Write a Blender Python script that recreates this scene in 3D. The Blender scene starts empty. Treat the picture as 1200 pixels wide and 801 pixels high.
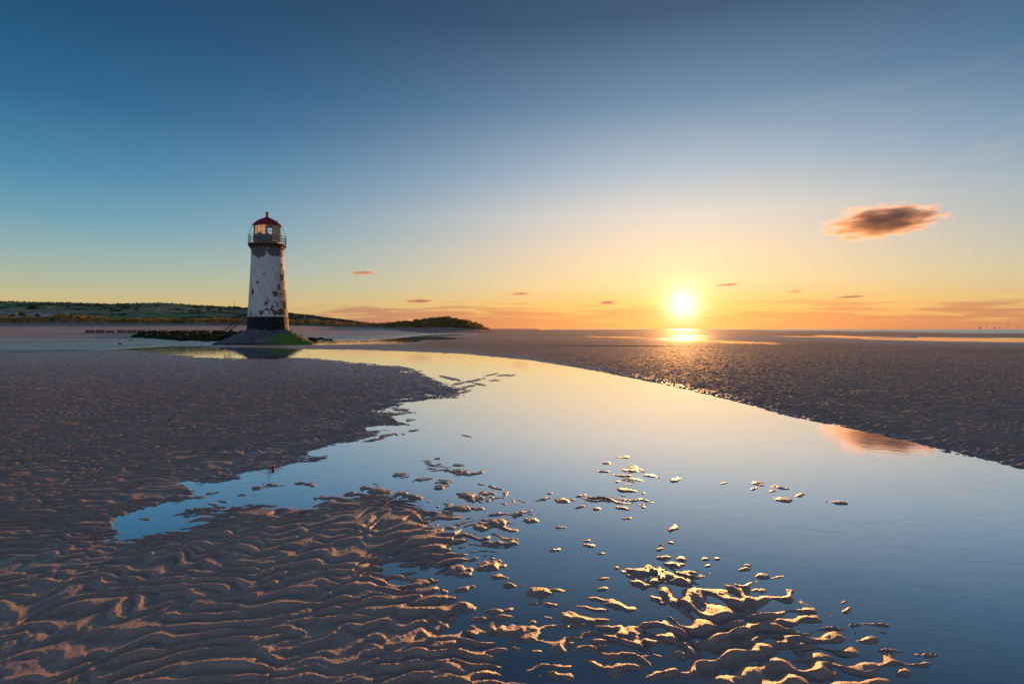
import bpy, bmesh, math, random
import numpy as np
from mathutils import Vector, Matrix

random.seed(7)
rng = np.random.default_rng(7)
sc = bpy.context.scene
COL = sc.collection

# ------------------------------------------------------------------ camera
EYE = 1.8
FPX = 667.0                      # focal length in photo pixels (1200 wide)
PITCH = math.atan(15.0 / FPX)
cam_d = bpy.data.cameras.new("camera")
cam_d.sensor_width = 36.0
cam_d.lens = 36.0 * FPX / 1200.0
cam_d.clip_start = 0.1
cam_d.clip_end = 90000.0
cam = bpy.data.objects.new("camera", cam_d)
cam.location = (0, 0, EYE)
cam.rotation_euler = (math.radians(90) - PITCH, 0, 0)
COL.objects.link(cam)
sc.camera = cam

# ------------------------------------------------------------------ colour management / engine
sc.view_settings.view_transform = 'Standard'
sc.view_settings.look = 'None'
sc.view_settings.exposure = 0.0
sc.view_settings.gamma = 1.0
sc.render.engine = 'CYCLES'
sc.cycles.use_denoising = True
sc.cycles.max_bounces = 6
sc.cycles.transparent_max_bounces = 16
sc.cycles.volume_bounces = 2
sc.cycles.volume_max_steps = 256
sc.cycles.sample_clamp_indirect = 4.0
sc.cycles.caustics_reflective = False

# ------------------------------------------------------------------ sun direction
SUN = Vector((200.0, FPX, 28.5)).normalized()
SUN_EL = math.asin(SUN.z)
SUN_AZ = math.atan2(SUN.x, SUN.y)        # clockwise from +Y


def lin(r, g, b):
    f = lambda c: (c / 255 / 12.92) if c / 255 <= 0.04045 else ((c / 255 + 0.055) / 1.055) ** 2.4
    return (f(r), f(g), f(b), 1.0)


class NT:
    """small helper around a node tree"""
    def __init__(s, nt):
        s.nt = nt
        nt.nodes.clear()

    def n(s, t, **kw):
        nd = s.nt.nodes.new(t)
        for k, v in kw.items():
            setattr(nd, k, v)
        return nd

    def put(s, sock, v):
        if v is None:
            return
        if isinstance(v, bpy.types.NodeSocket):
            s.nt.links.new(v, sock)
        else:
            sock.default_value = v

    def m(s, op, a, b=None, c=None, clamp=False):
        nd = s.n('ShaderNodeMath', operation=op, use_clamp=clamp)
        s.put(nd.inputs[0], a); s.put(nd.inputs[1], b); s.put(nd.inputs[2], c)
        return nd.outputs[0]

    def mix(s, f, a, b, blend='MIX'):
        nd = s.n('ShaderNodeMix', data_type='RGBA', blend_type=blend)
        s.put(nd.inputs[0], f); s.put(nd.inputs[6], a); s.put(nd.inputs[7], b)
        return nd.outputs[2]

    def ramp(s, f, stops, interp='LINEAR'):
        nd = s.n('ShaderNodeValToRGB')
        cr = nd.color_ramp
        cr.interpolation = interp
        while len(cr.elements) < len(stops):
            cr.elements.new(0.5)
        for e, (p, c) in zip(cr.elements, stops):
            e.position = p
            e.color = c if len(c) == 4 else (*c, 1)
        s.put(nd.inputs[0], f)
        return nd.outputs[0]

    def mapr(s, v, a, b, c, d, smooth=False):
        nd = s.n('ShaderNodeMapRange')
        nd.interpolation_type = 'SMOOTHSTEP' if smooth else 'LINEAR'
        s.put(nd.inputs[0], v)
        for i, x in enumerate((a, b, c, d)):
            s.put(nd.inputs[i + 1], x)
        return nd.outputs[0]

    def noise(s, vec, scale, detail=4, rough=0.55, dist=0.0, out=0):
        nd = s.n('ShaderNodeTexNoise')
        s.put(nd.inputs['Vector'], vec)
        s.put(nd.inputs['Scale'], scale)
        s.put(nd.inputs['Detail'], detail)
        s.put(nd.inputs['Roughness'], rough)
        s.put(nd.inputs['Distortion'], dist)
        return nd.outputs[out]

    def mapping(s, vec, loc=(0, 0, 0), rot=(0, 0, 0), scale=(1, 1, 1)):
        nd = s.n('ShaderNodeMapping')
        s.put(nd.inputs[0], vec)
        nd.inputs[1].default_value = loc
        nd.inputs[2].default_value = rot
        nd.inputs[3].default_value = scale
        return nd.outputs[0]


# ------------------------------------------------------------------ sky
world = bpy.data.worlds.new("World")
sc.world = world
world.use_nodes = True
W = NT(world.node_tree)
gen = W.n('ShaderNodeTexCoord').outputs['Generated']
nrm = W.n('ShaderNodeVectorMath', operation='NORMALIZE')
W.put(nrm.inputs[0], gen)
d = nrm.outputs[0]
sep = W.n('ShaderNodeSeparateXYZ'); W.put(sep.inputs[0], d)
elev = W.m('MULTIPLY', W.m('ARCSINE', sep.outputs[2]), 180 / math.pi)
azim = W.m('MULTIPLY', W.m('ARCTAN2', sep.outputs[0], sep.outputs[1]), 180 / math.pi)
daz = W.m('SUBTRACT', azim, math.degrees(SUN_AZ))
daz = W.m('WRAP', daz, 180.0, -180.0)
adaz = W.m('ABSOLUTE', daz)
dt = W.n('ShaderNodeVectorMath', operation='DOT_PRODUCT')
W.put(dt.inputs[0], d); dt.inputs[1].default_value = SUN
ang = W.m('MULTIPLY', W.m('ARCCOSINE', W.m('MINIMUM', dt.outputs[1], 0.9999999)), 180 / math.pi)
ef = W.m('DIVIDE', elev, 60.0, clamp=True)


def stops(lst):
    return [(e / 60.0, lin(*c)) for e, c in lst]


away = W.ramp(ef, stops([(0, (206, 160, 100)), (2.2, (204, 186, 136)), (3.8, (178, 184, 158)), (6, (146, 176, 176)),
                         (9, (104, 158, 180)), (12.5, (68, 134, 170)), (18, (34, 98, 142)), (24, (20, 74, 114)),
                         (32, (24, 56, 88)), (60, (20, 40, 68))]))
near = W.ramp(ef, stops([(0, (226, 142, 96)), (1.2, (240, 166, 92)), (2.4, (246, 188, 104)), (4.5, (249, 211, 154)),
                         (7.5, (244, 214, 180)), (11, (222, 212, 202)), (15, (172, 188, 202)), (21, (104, 138, 168)),
                         (28, (54, 84, 115)), (40, (28, 54, 84)), (60, (22, 42, 70))]))
wz = W.m('POWER', 2.718281, W.m('MULTIPLY', W.m('POWER', W.m('DIVIDE', adaz, 29.0), 2.0), -1.0))
base = W.mix(wz, away, near)
# anti-solar half of the sky: soft mauve-blue dusk
back = W.ramp(ef, stops([(0, (146, 146, 160)), (6, (166, 164, 178)), (14, (162, 174, 194)), (30, (128, 148, 180)), (60, (60, 86, 122))]))
bw = W.mapr(adaz, 70.0, 125.0, 0.0, 1.0, True)
base = W.mix(bw, base, back)
# thin banks of cloud low over the horizon
cmb = W.n('ShaderNodeCombineXYZ')
W.put(cmb.inputs[0], W.m('MULTIPLY', azim, 0.075)); W.put(cmb.inputs[1], W.m('MULTIPLY', elev, 1.15))
cn = W.noise(cmb.outputs[0], 1.6, 6, 0.6, 0.35)
lo = W.mapr(elev, 0.0, 2.6, 0.72, 0.0, False)
bank = W.m('MULTIPLY', W.mapr(W.m('ADD', cn, W.m('MULTIPLY', lo, 0.33)), 0.52, 0.63, 0.0, 1.0, True),
           W.mapr(elev, 1.6, 3.4, 1.0, 0.0, True))
bank = W.m('MULTIPLY', bank, W.mapr(azim, -32.0, -14.0, 0.0, 1.0, True))
bankcol = W.ramp(W.m('DIVIDE', adaz, 60.0, clamp=True),
                 [(0, lin(242, 150, 76)), (0.13, lin(222, 140, 94)), (0.35, lin(200, 128, 96)), (0.8, lin(150, 120, 118))])
base = W.mix(W.m('MULTIPLY', bank, 0.85), base, bankcol)
# very thin high cirrus, pale
cm2 = W.n('ShaderNodeCombineXYZ')
W.put(cm2.inputs[0], W.m('MULTIPLY', azim, 0.05)); W.put(cm2.inputs[1], W.m('MULTIPLY', elev, 0.35))
ci = W.noise(cm2.outputs[0], 1.3, 5, 0.55, 0.6)
ci = W.m('MULTIPLY', W.mapr(ci, 0.5, 0.78, 0.0, 0.18, True), W.mapr(elev, 3.0, 9.0, 0.0, 1.0, True))
ci = W.m('MULTIPLY', ci, W.mapr(azim, 5.0, 25.0, 0.0, 1.0, True))
base = W.mix(W.m('MULTIPLY', ci, W.mapr(elev, 14.0, 24.0, 1.0, 0.0, True)), base, lin(246, 214, 178))
# aureole and disc of the low sun
g1 = W.m('MULTIPLY', W.m('POWER', 2.718281, W.m('MULTIPLY', W.m('POWER', W.m('DIVIDE', ang, 1.35), 2.0), -1.0)), 1.1)
g2 = W.m('MULTIPLY', W.m('POWER', 2.718281, W.m('DIVIDE', ang, -1.7)), 1.05)
g3 = W.m('MULTIPLY', W.m('POWER', 2.718281, W.m('DIVIDE', ang, -11.0)), 0.10)
ss = W.n('ShaderNodeVectorMath', operation='SCALE'); ss.inputs[0].default_value = (1.0, 0.86, 0.66); W.put(ss.inputs[3], g1)
s2 = W.n('ShaderNodeVectorMath', operation='SCALE'); s2.inputs[0].default_value = (1.0, 0.68, 0.36); W.put(s2.inputs[3], g2)
s3 = W.n('ShaderNodeVectorMath', operation='SCALE'); s3.inputs[0].default_value = (1.0, 0.72, 0.42); W.put(s3.inputs[3], g3)
add = base
for x in (ss, s2, s3):
    add = W.mix(1.0, add, x.outputs[0], 'ADD')
below = W.mapr(elev, -1.5, -0.05, 0.0, 1.0)
add = W.mix(below, lin(70, 60, 60), add)
bg = W.n('ShaderNodeBackground'); W.put(bg.inputs[0], add); bg.inputs[1].default_value = 0.93
sky = W.n('ShaderNodeTexSky')
sky.sky_type = 'NISHITA'
sky.sun_disc = False
sky.sun_elevation = SUN_EL
sky.sun_rotation = SUN_AZ
sky.altitude = 0
sky.air_density = 1.0
sky.dust_density = 0.6
sky.ozone_density = 2.0
bgn = W.n('ShaderNodeBackground'); W.put(bgn.inputs[0], sky.outputs[0]); bgn.inputs[1].default_value = 0.02
ash = W.n('ShaderNodeAddShader'); W.put(ash.inputs[0], bg.outputs[0]); W.put(ash.inputs[1], bgn.outputs[0])
wo = W.n('ShaderNodeOutputWorld'); W.put(wo.inputs[0], ash.outputs[0])
world.cycles.sampling_method = 'MANUAL'
world.cycles.sample_map_resolution = 2048

# ------------------------------------------------------------------ sun lamp
sl = bpy.data.lights.new("sun", 'SUN')
sl.energy = 5.0
sl.angle = math.radians(0.6)
sl.color = (1.0, 0.42, 0.125)
so = bpy.data.objects.new("sun", sl)
LAMP_EL = math.radians(3.5)
so.rotation_euler = (-Vector((math.sin(SUN_AZ) * math.cos(LAMP_EL), math.cos(SUN_AZ) * math.cos(LAMP_EL), math.sin(LAMP_EL)))).to_track_quat('-Z', 'Y').to_euler()
so.location = (0, 0, 60)
COL.objects.link(so)


# ================================================================== helpers
def tag(o, label=None, cat=None, group=None, kind=None):
    if label: o['label'] = label
    if cat: o['category'] = cat
    if group: o['group'] = group
    if kind: o['kind'] = kind
    return o


def mesh_np(name, co, faces, mat=None, parent=None, smooth=False, attrs=None):
    """co (n,3), faces (m,4) or (m,3) arrays"""
    me = bpy.data.meshes.new(name)
    co = np.asarray(co, np.float32); faces = np.asarray(faces, np.int32)
    k = faces.shape[1]
    me.vertices.add(len(co)); me.vertices.foreach_set('co', co.ravel())
    me.loops.add(faces.size); me.loops.foreach_set('vertex_index', faces.ravel())
    me.polygons.add(len(faces))
    me.polygons.foreach_set('loop_start', np.arange(0, faces.size, k, dtype=np.int32))
    me.polygons.foreach_set('loop_total', np.full(len(faces), k, dtype=np.int32))
    if attrs:
        for an, av in attrs.items():
            a = me.attributes.new(an, 'FLOAT', 'POINT')
            a.data.foreach_set('value', np.asarray(av, np.float32).ravel())
    me.update(calc_edges=True)
    if smooth:
        me.polygons.foreach_set('use_smooth', np.ones(len(faces), bool))
    if mat: me.materials.append(mat)
    o = bpy.data.objects.new(name, me)
    COL.objects.link(o)
    if parent: o.parent = parent
    return o


def grid_faces(nr, nc, wrap=False):
    i = np.arange(nr - 1)[:, None]; j = np.arange(nc if wrap else nc - 1)[None, :]
    j2 = (j + 1) % nc
    a = i * nc + j; b = i * nc + j2; c = (i + 1) * nc + j2; e = (i + 1) * nc + j
    return np.stack([a, b, c, e], -1).reshape(-1, 4)


def bm_obj(name, bm, mat=None, parent=None, smooth=False):
    me = bpy.data.meshes.new(name)
    bm.normal_update()
    bm.to_mesh(me); bm.free()
    if smooth:
        for p in me.polygons: p.use_smooth = True
    if mat: me.materials.append(mat)
    o = bpy.data.objects.new(name, me)
    COL.objects.link(o)
    if parent: o.parent = parent
    return o


def empty(name, loc=(0, 0, 0), rz=0.0):
    o = bpy.data.objects.new(name, None)
    o.location = loc; o.rotation_euler = (0, 0, rz)
    o.empty_display_size = 0.3
    COL.objects.link(o)
    return o


def add_box(bm, c, s, rz=0.0, taper=1.0):
    mtx = Matrix.Translation(c) @ Matrix.Rotation(rz, 4, 'Z') @ Matrix.Diagonal((*s, 1))
    r = bmesh.ops.create_cube(bm, size=1.0, matrix=mtx)
    return r['verts']


def add_bar(bm, a, b, w, w2=None, seg=6):
    a = Vector(a); b = Vector(b); dd = b - a
    q = dd.to_track_quat('Z', 'Y').to_matrix().to_4x4()
    mtx = Matrix.Translation((a + b) / 2) @ q
    bmesh.ops.create_cone(bm, cap_ends=True, segments=seg, radius1=w, radius2=w if w2 is None else w2,
                          depth=dd.length, matrix=mtx)


def add_lathe(bm, prof, seg=48, c=(0, 0, 0)):
    rings = []
    for r, z in prof:
        rings.append([bm.verts.new((c[0] + r * math.cos(2 * math.pi * k / seg), c[1] + r * math.sin(2 * math.pi * k / seg), c[2] + z)) for k in range(seg)])
    for a, b in zip(rings, rings[1:]):
        for k in range(seg):
            bm.faces.new((a[k], a[(k + 1) % seg], b[(k + 1) % seg], b[k]))
    if prof[0][0] > 1e-3: bm.faces.new(list(reversed(rings[0])))
    if prof[-1][0] > 1e-3: bm.faces.new(rings[-1])


CP, SP = math.cos(PITCH), math.sin(PITCH)


def ray(px, py):
    xr = (px - 600) / FPX; yr = (400.5 - py) / FPX
    return np.array([xr, CP + SP * yr, -SP + CP * yr])


def on_ground(px, py, z=0.0):
    r = ray(px, py)
    t = (z - EYE) / r[2]
    return Vector((r[0] * t, r[1] * t, z))


def at_depth(px, py, Y):
    r = ray(px, py)
    t = Y / r[1]
    return Vector((r[0] * t, Y, EYE + r[2] * t))


def to_px(X, Y, Z=0.0):
    dz = Z - EYE
    f = Y * CP - dz * SP
    u = Y * SP + dz * CP
    f = np.maximum(f, 1e-3)
    return 600 + FPX * X / f, 400.5 - FPX * u / f


def sstep(a, b, x):
    t = np.clip((x - a) / (b - a), 0, 1)
    return t * t * (3 - 2 * t)


# tileable smooth noise fields (FFT)
def band_noise(n, L, lam, width, seed):
    r = np.random.default_rng(seed)
    k = np.fft.fftfreq(n, L / n)
    kx, ky = np.meshgrid(k, k)
    kk = np.hypot(kx, ky)
    f = np.exp(-((np.log(np.maximum(kk, 1e-9) * lam)) / width) ** 2)
    a = np.fft.ifft2(np.fft.fft2(r.standard_normal((n, n))) * f).real
    return (a / a.std()).astype(np.float32)


def sample(tile, L, x, y):
    n = tile.shape[0]
    u = (x / L * n) % n; v = (y / L * n) % n
    i = np.floor(u).astype(np.int64); j = np.floor(v).astype(np.int64)
    fu = (u - i).astype(np.float32); fv = (v - j).astype(np.float32)
    i %= n; j %= n; i2 = (i + 1) % n; j2 = (j + 1) % n
    return (tile[j, i] * (1 - fu) * (1 - fv) + tile[j, i2] * fu * (1 - fv) + tile[j2, i] * (1 - fu) * fv + tile[j2, i2] * fu * fv)


def ripple_tile(n, L, lam, ang_w, k_w, seed):
    """crests across y, steep face towards -y, bifurcating like tidal ripples"""
    r = np.random.default_rng(seed)
    k = np.fft.fftfreq(n, L / n)
    kx, ky = np.meshgrid(k, k)
    k0 = 1.0 / lam
    f = np.exp(-((ky - k0) / (k_w * k0)) ** 2 - (kx / (ang_w * k0)) ** 2)
    a = np.fft.ifft2(np.fft.fft2(r.standard_normal((n, n)) + 1j * r.standard_normal((n, n))) * f)
    amp = np.abs(a); amp /= amp.mean()
    ph = (np.angle(a) / (2 * math.pi)) % 1.0
    cut = 0.30
    s = np.clip(ph / cut, 0, 1); t = np.clip((ph - cut) / (1 - cut), 0, 1)
    rnd = np.where(ph < cut, s * s * (3 - 2 * s), np.cos(math.pi / 2 * t))
    bowl = np.where(ph < cut, s ** 2.0, (1 - t) ** 1.7)
    h = 0.30 * rnd + 0.70 * bowl
    env = amp / (amp + 0.55) * 1.5
    out = (h - 0.42) * env
    # light smoothing so that crests are crisp but not knife edged
    K = np.exp(-(np.hypot(kx, ky) * 0.011) ** 2)
    out = np.fft.ifft2(np.fft.fft2(out) * K).real
    return out.astype(np.float32)


L1, L2 = 18.0, 13.0
R1 = ripple_tile(2048, L1, 0.150, 0.84, 0.32, 11)
R2 = ripple_tile(1536, L2, 0.085, 0.75, 0.32, 12)
LOW = band_noise(1024, 60.0, 3.5, 0.7, 13)
MID = band_noise(1024, 30.0, 0.75, 0.5, 14)
MICRO = band_noise(1024, 6.0, 0.045, 0.6, 15)
MACRO = band_noise(512, 900.0, 60.0, 0.8, 16)

# ------------------------------------------------------------------ plan of the beach
# outlines of the banks; drawn from the photograph and laid on the ground as places
def seg_dist(px, py, poly):
    """signed distance, positive inside"""
    P = np.array(poly, float)
    n = len(P)
    dmin = np.full(px.shape, 1e9); inside = np.zeros(px.shape, bool)
    for i in range(n):
        ax, ay = P[i]; bx, by = P[(i + 1) % n]
        ex, ey = bx - ax, by - ay
        t = np.clip(((px - ax) * ex + (py - ay) * ey) / (ex * ex + ey * ey + 1e-9), 0, 1)
        dd = (px - ax - t * ex) ** 2 + (py - ay - t * ey) ** 2
        dmin = np.minimum(dmin, dd)
        if ay != by:
            c = ((ay > py) != (by > py)) & (px < (bx - ax) * (py - ay) / (by - ay) + ax)
            inside ^= c
    dd = np.sqrt(dmin)
    return np.where(inside, dd, -dd)


BANK_L = [(-2500, 409.5), (0, 409.5), (150, 410), (190, 414), (240, 418.5), (300, 420), (345, 419), (372, 420), (430, 425.5), (470, 429),
          (492, 434), (498, 440), (520, 450), (545, 455), (530, 461), (490, 468), (455, 475), (455, 486), (468, 492), (440, 505),
          (410, 518), (362, 538), (330, 545), (300, 551), (262, 562), (236, 570), (222, 580), (190, 590), (150, 604), (130, 612),
          (128, 622), (150, 632), (100, 640), (0, 660), (-400, 760), (-2500, 1200)]
FORE = [(-2500, 1200), (-400, 640), (0, 600), (80, 612), (116, 624), (140, 630), (170, 624), (205, 615), (262, 601), (300, 592), (350, 596),
        (395, 580), (465, 580), (505, 592), (540, 602), (520, 615), (556, 626), (520, 640), (556, 652), (590, 661), (520, 672),
        (470, 664), (462, 680), (500, 674), (498, 690), (546, 712), (520, 730), (567, 748), (590, 752), (605, 764), (600, 785),
        (627, 803), (640, 900), (560, 1200), (-200, 2500), (-2500, 2500)]
BANK_R = [(340, 408.6), (420, 409.4), (530, 413.4), (620, 421.5), (680, 431), (760, 446), (840, 464), (920, 486), (1000, 502),
          (1080, 519), (1200, 549), (1400, 590), (2500, 720), (2500, 401.5), (1200, 401.5), (1100, 400), (1040, 398.6), (960, 395.8),
          (880, 394), (700, 392), (560, 391), (500, 393), (440, 397), (495, 399.3), (480, 401.8), (380, 404.3), (340, 404.8),
          (240, 404.3), (200, 405.2), (230, 406.3), (290, 406.6)]
ISLE = [(722, 670), (745, 664), (790, 668), (830, 672), (865, 676), (905, 686), (945, 712), (952, 728), (1010, 738), (1050, 750), (1096, 778),
        (1070, 803), (1040, 840), (900, 900), (820, 850), (800, 790), (770, 770), (752, 752), (770, 730), (790, 712), (760, 700), (735, 684)]
BEACH = [(-2500, 396.2), (0, 396.5), (150, 396.8), (260, 397), (330, 396), (372, 392.8), (430, 390.4), (520, 389.2), (560, 388.2), (620, 387.0),
         (640, 385.6), (640, 380), (-2500, 380)]
SUNSAND = [(560, 386.2), (890, 386.5), (900, 396), (560, 393)]
SPIT = [(600, 386.5), (930, 387.4), (1040, 389.2), (1200, 391), (2500, 396), (2500, 404.0), (1200, 398.3), (1100, 397.0), (1000, 394.4), (900, 392.4),
        (840, 390.6), (600, 388.6)]
SPIT2 = [(600, 388.4), (860, 389.6), (900, 391.0), (1000, 393), (860, 393.2), (700, 392.4), (520, 391.5), (520, 389.6)]
STREAM = [(-2500, 398.2), (200, 398.2), (250, 399.5), (250, 402), (150, 405.4), (60, 407.2), (-2500, 407.6)]
STREAM2 = [(374, 394.2), (430, 391.4), (520, 389.6), (525, 390.4), (430, 394.2), (400, 396.2), (378, 396.2)]
BLOBS = [  # x, y, sx, sy, rise  : shoals whose crests just break the surface
    (505, 458, 42, 8, .070), (560, 440, 50, 5, .030), (470, 482, 30, 7, .045), (560, 640, 46, 26, .052), (590, 586, 30, 12, .050),
    (585, 610, 50, 14, .046), (520, 548, 32, 9, .040), (545, 553, 34, 6, .036), (470, 560, 30, 6, .034), (640, 605, 22, 10, .032),
    (735, 560, 40, 12, .047), (690, 584, 34, 9, .040), (740, 590, 36, 12, .030), (780, 562, 14, 5, .034),
    (905, 570, 34, 7, .040), (965, 588, 16, 4, .036), (785, 620, 9, 6, .046), (780, 645, 24, 14, .040), (830, 655, 18, 7, .034),
    (890, 668, 26, 8, .040), (600, 745, 44, 26, .050), (625, 705, 40, 12, .042), (680, 740, 50, 28, .043), (730, 770, 44, 28, .052),
    (660, 690, 34, 10, .036), (700, 720, 26, 14, .040), (1030, 735, 46, 8, .038), (1000, 712, 14, 6, .036), (1110, 770, 30, 6, .030),
    (280, 578, 44, 10, .037), (330, 567, 40, 9, .040), (240, 597, 40, 9, .036), (380, 560, 30, 6, .036), (600, 452, 26, 3, .026),
    (1090, 530, 60, 6, .030), (640, 785, 50, 18, .047)]


FRAG = []
for lst, ox, oy, k in (
    ([(313,45,30,8),(262,64,24,8),(248,92,30,6),(345,85,45,20),(316,106,50,8),(405,104,34,10),(488,120,34,12),(336,117,18,8),(295,127,12,8),(320,156,52,14),(50,184,36,8),(70,166,24,6),
      (115,190,40,14),(165,175,34,8),(203,181,30,8),(148,187,24,6),(170,210,26,6),(222,217,30,12),(318,188,26,8),(392,190,40,8),(380,210,14,6),(310,214,40,8),(380,165,12,6),(325,249,36,5),
      (8,256,30,14),(96,279,34,8),(478,283,32,18),(80,354,24,8),(193,323,22,8),(205,340,44,12),(237,367,24,8),(440,337,20,6),(470,330,22,10),(434,352,24,8),(448,380,52,14),(507,384,34,20),
      (484,404,60,18),(588,384,20,12),(630,384,18,10),(596,407,18,8),(758,132,34,14),(838,146,46,10),(752,149,24,8),(812,158,18,8),(848,188,44,16),(902,172,24,10),(1030,196,56,8),(648,132,20,6),
      (716,420,36,10),(735,406,24,12),(773,440,44,20),(247,450,30,8),(246,485,36,14),(230,520,48,16),(35,495,70,22),(66,536,52,14),(150,587,120,26),(105,672,60,44),(290,415,12,10),(380,637,30,12),
      (280,672,110,20),(350,715,50,20),(385,713,40,12),(80,770,80,24),(285,755,70,40),(418,775,56,24),(10,628,24,14),(1055,527,24,10),(1065,555,26,18),(1010,577,16,10),(305,545,80,36),(300,640,90,54),
      (430,520,50,24),(500,535,120,26),(400,605,90,16),(425,660,70,30),(380,470,90,18),(490,760,90,30),(390,430,130,40),(480,440,120,40)], 620, 520, 2.85),
    ([(410,68,28,5),(440,68,24,5),(437,48,24,6),(510,70,28,12),(490,92,44,18),(540,100,60,12),(578,96,24,10),(383,120,44,12),(460,128,50,16),(447,142,50,14),(310,105,40,12),(300,98,24,6),
      (230,155,70,26),(580,135,20,6),(225,133,22,6),(145,162,26,8),(555,180,90,24),(600,165,40,20),(640,150,40,8),(660,170,20,16),(130,188,110,14),(350,175,100,16),(630,235,60,10),(710,233,60,16),
      (745,254,40,12),(625,262,70,24),(580,282,60,18),(675,285,40,10),(640,333,90,16),(615,381,28,8),(520,420,80,40),(600,410,90,36),(655,445,60,18),(680,472,70,12),(440,498,60,16),(520,485,70,20),
      (775,495,70,20),(805,536,50,10),(614,560,60,14),(580,585,70,16),(650,580,60,16),(672,555,24,16),(690,630,130,50),(620,610,30,40),(530,640,110,40),(380,455,90,22),(500,215,120,20),(560,215,50,12)], 360, 520, 2.85),
    ([(895,515,60,12),(958,504,40,10),(848,540,30,8),(765,530,30,6),(695,548,36,8),(740,535,24,6),(760,575,40,8),(660,590,30,6),(715,598,24,8),(722,618,40,10),(650,612,30,6),(830,582,40,8),
      (780,562,30,8),(510,624,36,8),(790,618,16,5),(775,642,30,10),(1070,500,60,12),(1150,550,60,10),(1090,505,30,8)], 0, 400, 3.0),
    ([(570,187,30,5),(520,200,40,7),(480,208,50,7),(450,198,40,8),(460,228,50,6),(430,238,50,8),(290,320,36,6),(300,355,40,6),(480,374,24,4),(560,168,40,4),(600,170,40,5),(625,171,24,5),
      (270,290,40,6),(250,330,60,8),(220,370,60,8),(170,385,60,8),(500,188,60,6),(420,180,60,8),(180,330,80,10),(230,300,70,8),(150,360,80,8)], 380, 380, 2.857)):
    for a, b, w_, h_ in lst:
        FRAG.append((ox + a / k, oy + b / k, max(w_ / k, 5.0) * 0.60, max(h_ / k, 1.7) * 0.50))


def fragments(px, py, X, Y):
    out = np.full(px.shape, -1.0)
    wob = 0.30 * sample(MID, 30, X * 3.3 + 2, Y * 2.2) + 0.22 * sample(MID, 30, X * 8 + 5, Y * 6)
    for x, y, w_, h_ in FRAG:
        m = (np.abs(px - x) < 3.2 * w_) & (np.abs(py - y) < 3.2 * h_ + 2)
        if not m.any(): continue
        tilt = ((int(x * 7 + y * 3) % 7) - 3) * 0.07
        dx = (px[m] - x); dy = (py[m] - y) - tilt * dx
        # blunt near side, thinner far side
        q = np.sqrt((dx / w_) ** 2 + (dy / h_) ** 2 + 1e-6) + wob[m] * 0.8
        pk = 0.0045 + 0.0010 * min(w_, 16)
        out[m] = np.maximum(out[m], np.where(q < 1, pk * np.clip(1 - q, 0, 1) ** 0.7, -0.045 * np.clip(q - 1, 0, 2)))
    return out


def level(px, py):
    """smooth ground level relative to the water, from the plan of the banks"""
    deep = -0.056
    h = np.full(px.shape, deep)
    def lift(poly, win, wout, top, edge=-0.02):
        nonlocal h
        dd = seg_dist(px, py, poly)
        v = np.where(dd > 0, edge + (top - edge) * np.clip(dd / win, 0, 1) ** 0.7,
                     deep + (edge - deep) * np.clip(1 + dd / wout, 0, 1) ** 1.5)
        h = np.maximum(h, v)
    sc_ = np.clip((py - 385) / 120.0, 0.04, 3.0)
    lift(BANK_L, 24 * sc_, 8 * sc_, 0.024, -0.001)
    lift(FORE, 14 * sc_, 8 * sc_, 0.032, -0.003)
    lift(BANK_R, 16 * sc_, 5 * sc_, 0.045, 0.004)
    lift(ISLE, 14 * sc_, 7 * sc_, 0.012, -0.008)
    di = seg_dist(px, py, ISLE)
    h = h + np.where(di > 0, 0.016 * (np.sin(px * 0.11 + py * 0.05) * np.sin(py * 0.19 - px * 0.03) - 0.42), 0)
    g = np.zeros(px.shape)
    for x, y, sx, sy, r in BLOBS:
        m = (np.abs(px - x) < 4 * sx) & (np.abs(py - y) < 4 * sy)
        g[m] += r * np.exp(-((px[m] - x) / sx) ** 2 - ((py[m] - y) / sy) ** 2)
    g = np.minimum(g, 0.062)
    h = np.where(h < -0.02, np.maximum(h, np.minimum(h + g * 1.15, -0.004)), h)
    far = np.full(px.shape, -9.0)
    for poly, top in ((SPIT, 0.12), (SPIT2, 0.05), (SUNSAND, 0.08)):
        dd = seg_dist(px, py, poly)
        far = np.maximum(far, np.where(dd > 0, top * np.clip(dd / 0.5, 0, 1), -0.3))
    h = np.where(py < 396, np.maximum(h, far), h)
    for poly in (STREAM, STREAM2):
        dd = seg_dist(px, py, poly)
        h = np.where(dd > 0, np.maximum(h, -0.056 + 0.064 * np.clip(dd / 1.0, 0, 1)), h)
    return h


def beach_rise(X, Y):
    """the dry beach climbing towards the dunes on the left"""
    px = 600 + FPX * X / np.maximum(Y, 1.0)
    fade = sstep(640, 400, px)
    start = 112 + 60 * sstep(330, 430, px) + 130 * sstep(430, 560, px)
    r = np.clip((Y - start), 0, None) * 0.0195
    r = np.minimum(r, 4.4) * (0.12 + 0.88 * fade)
    return r * sstep(640, 560, px)


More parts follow.
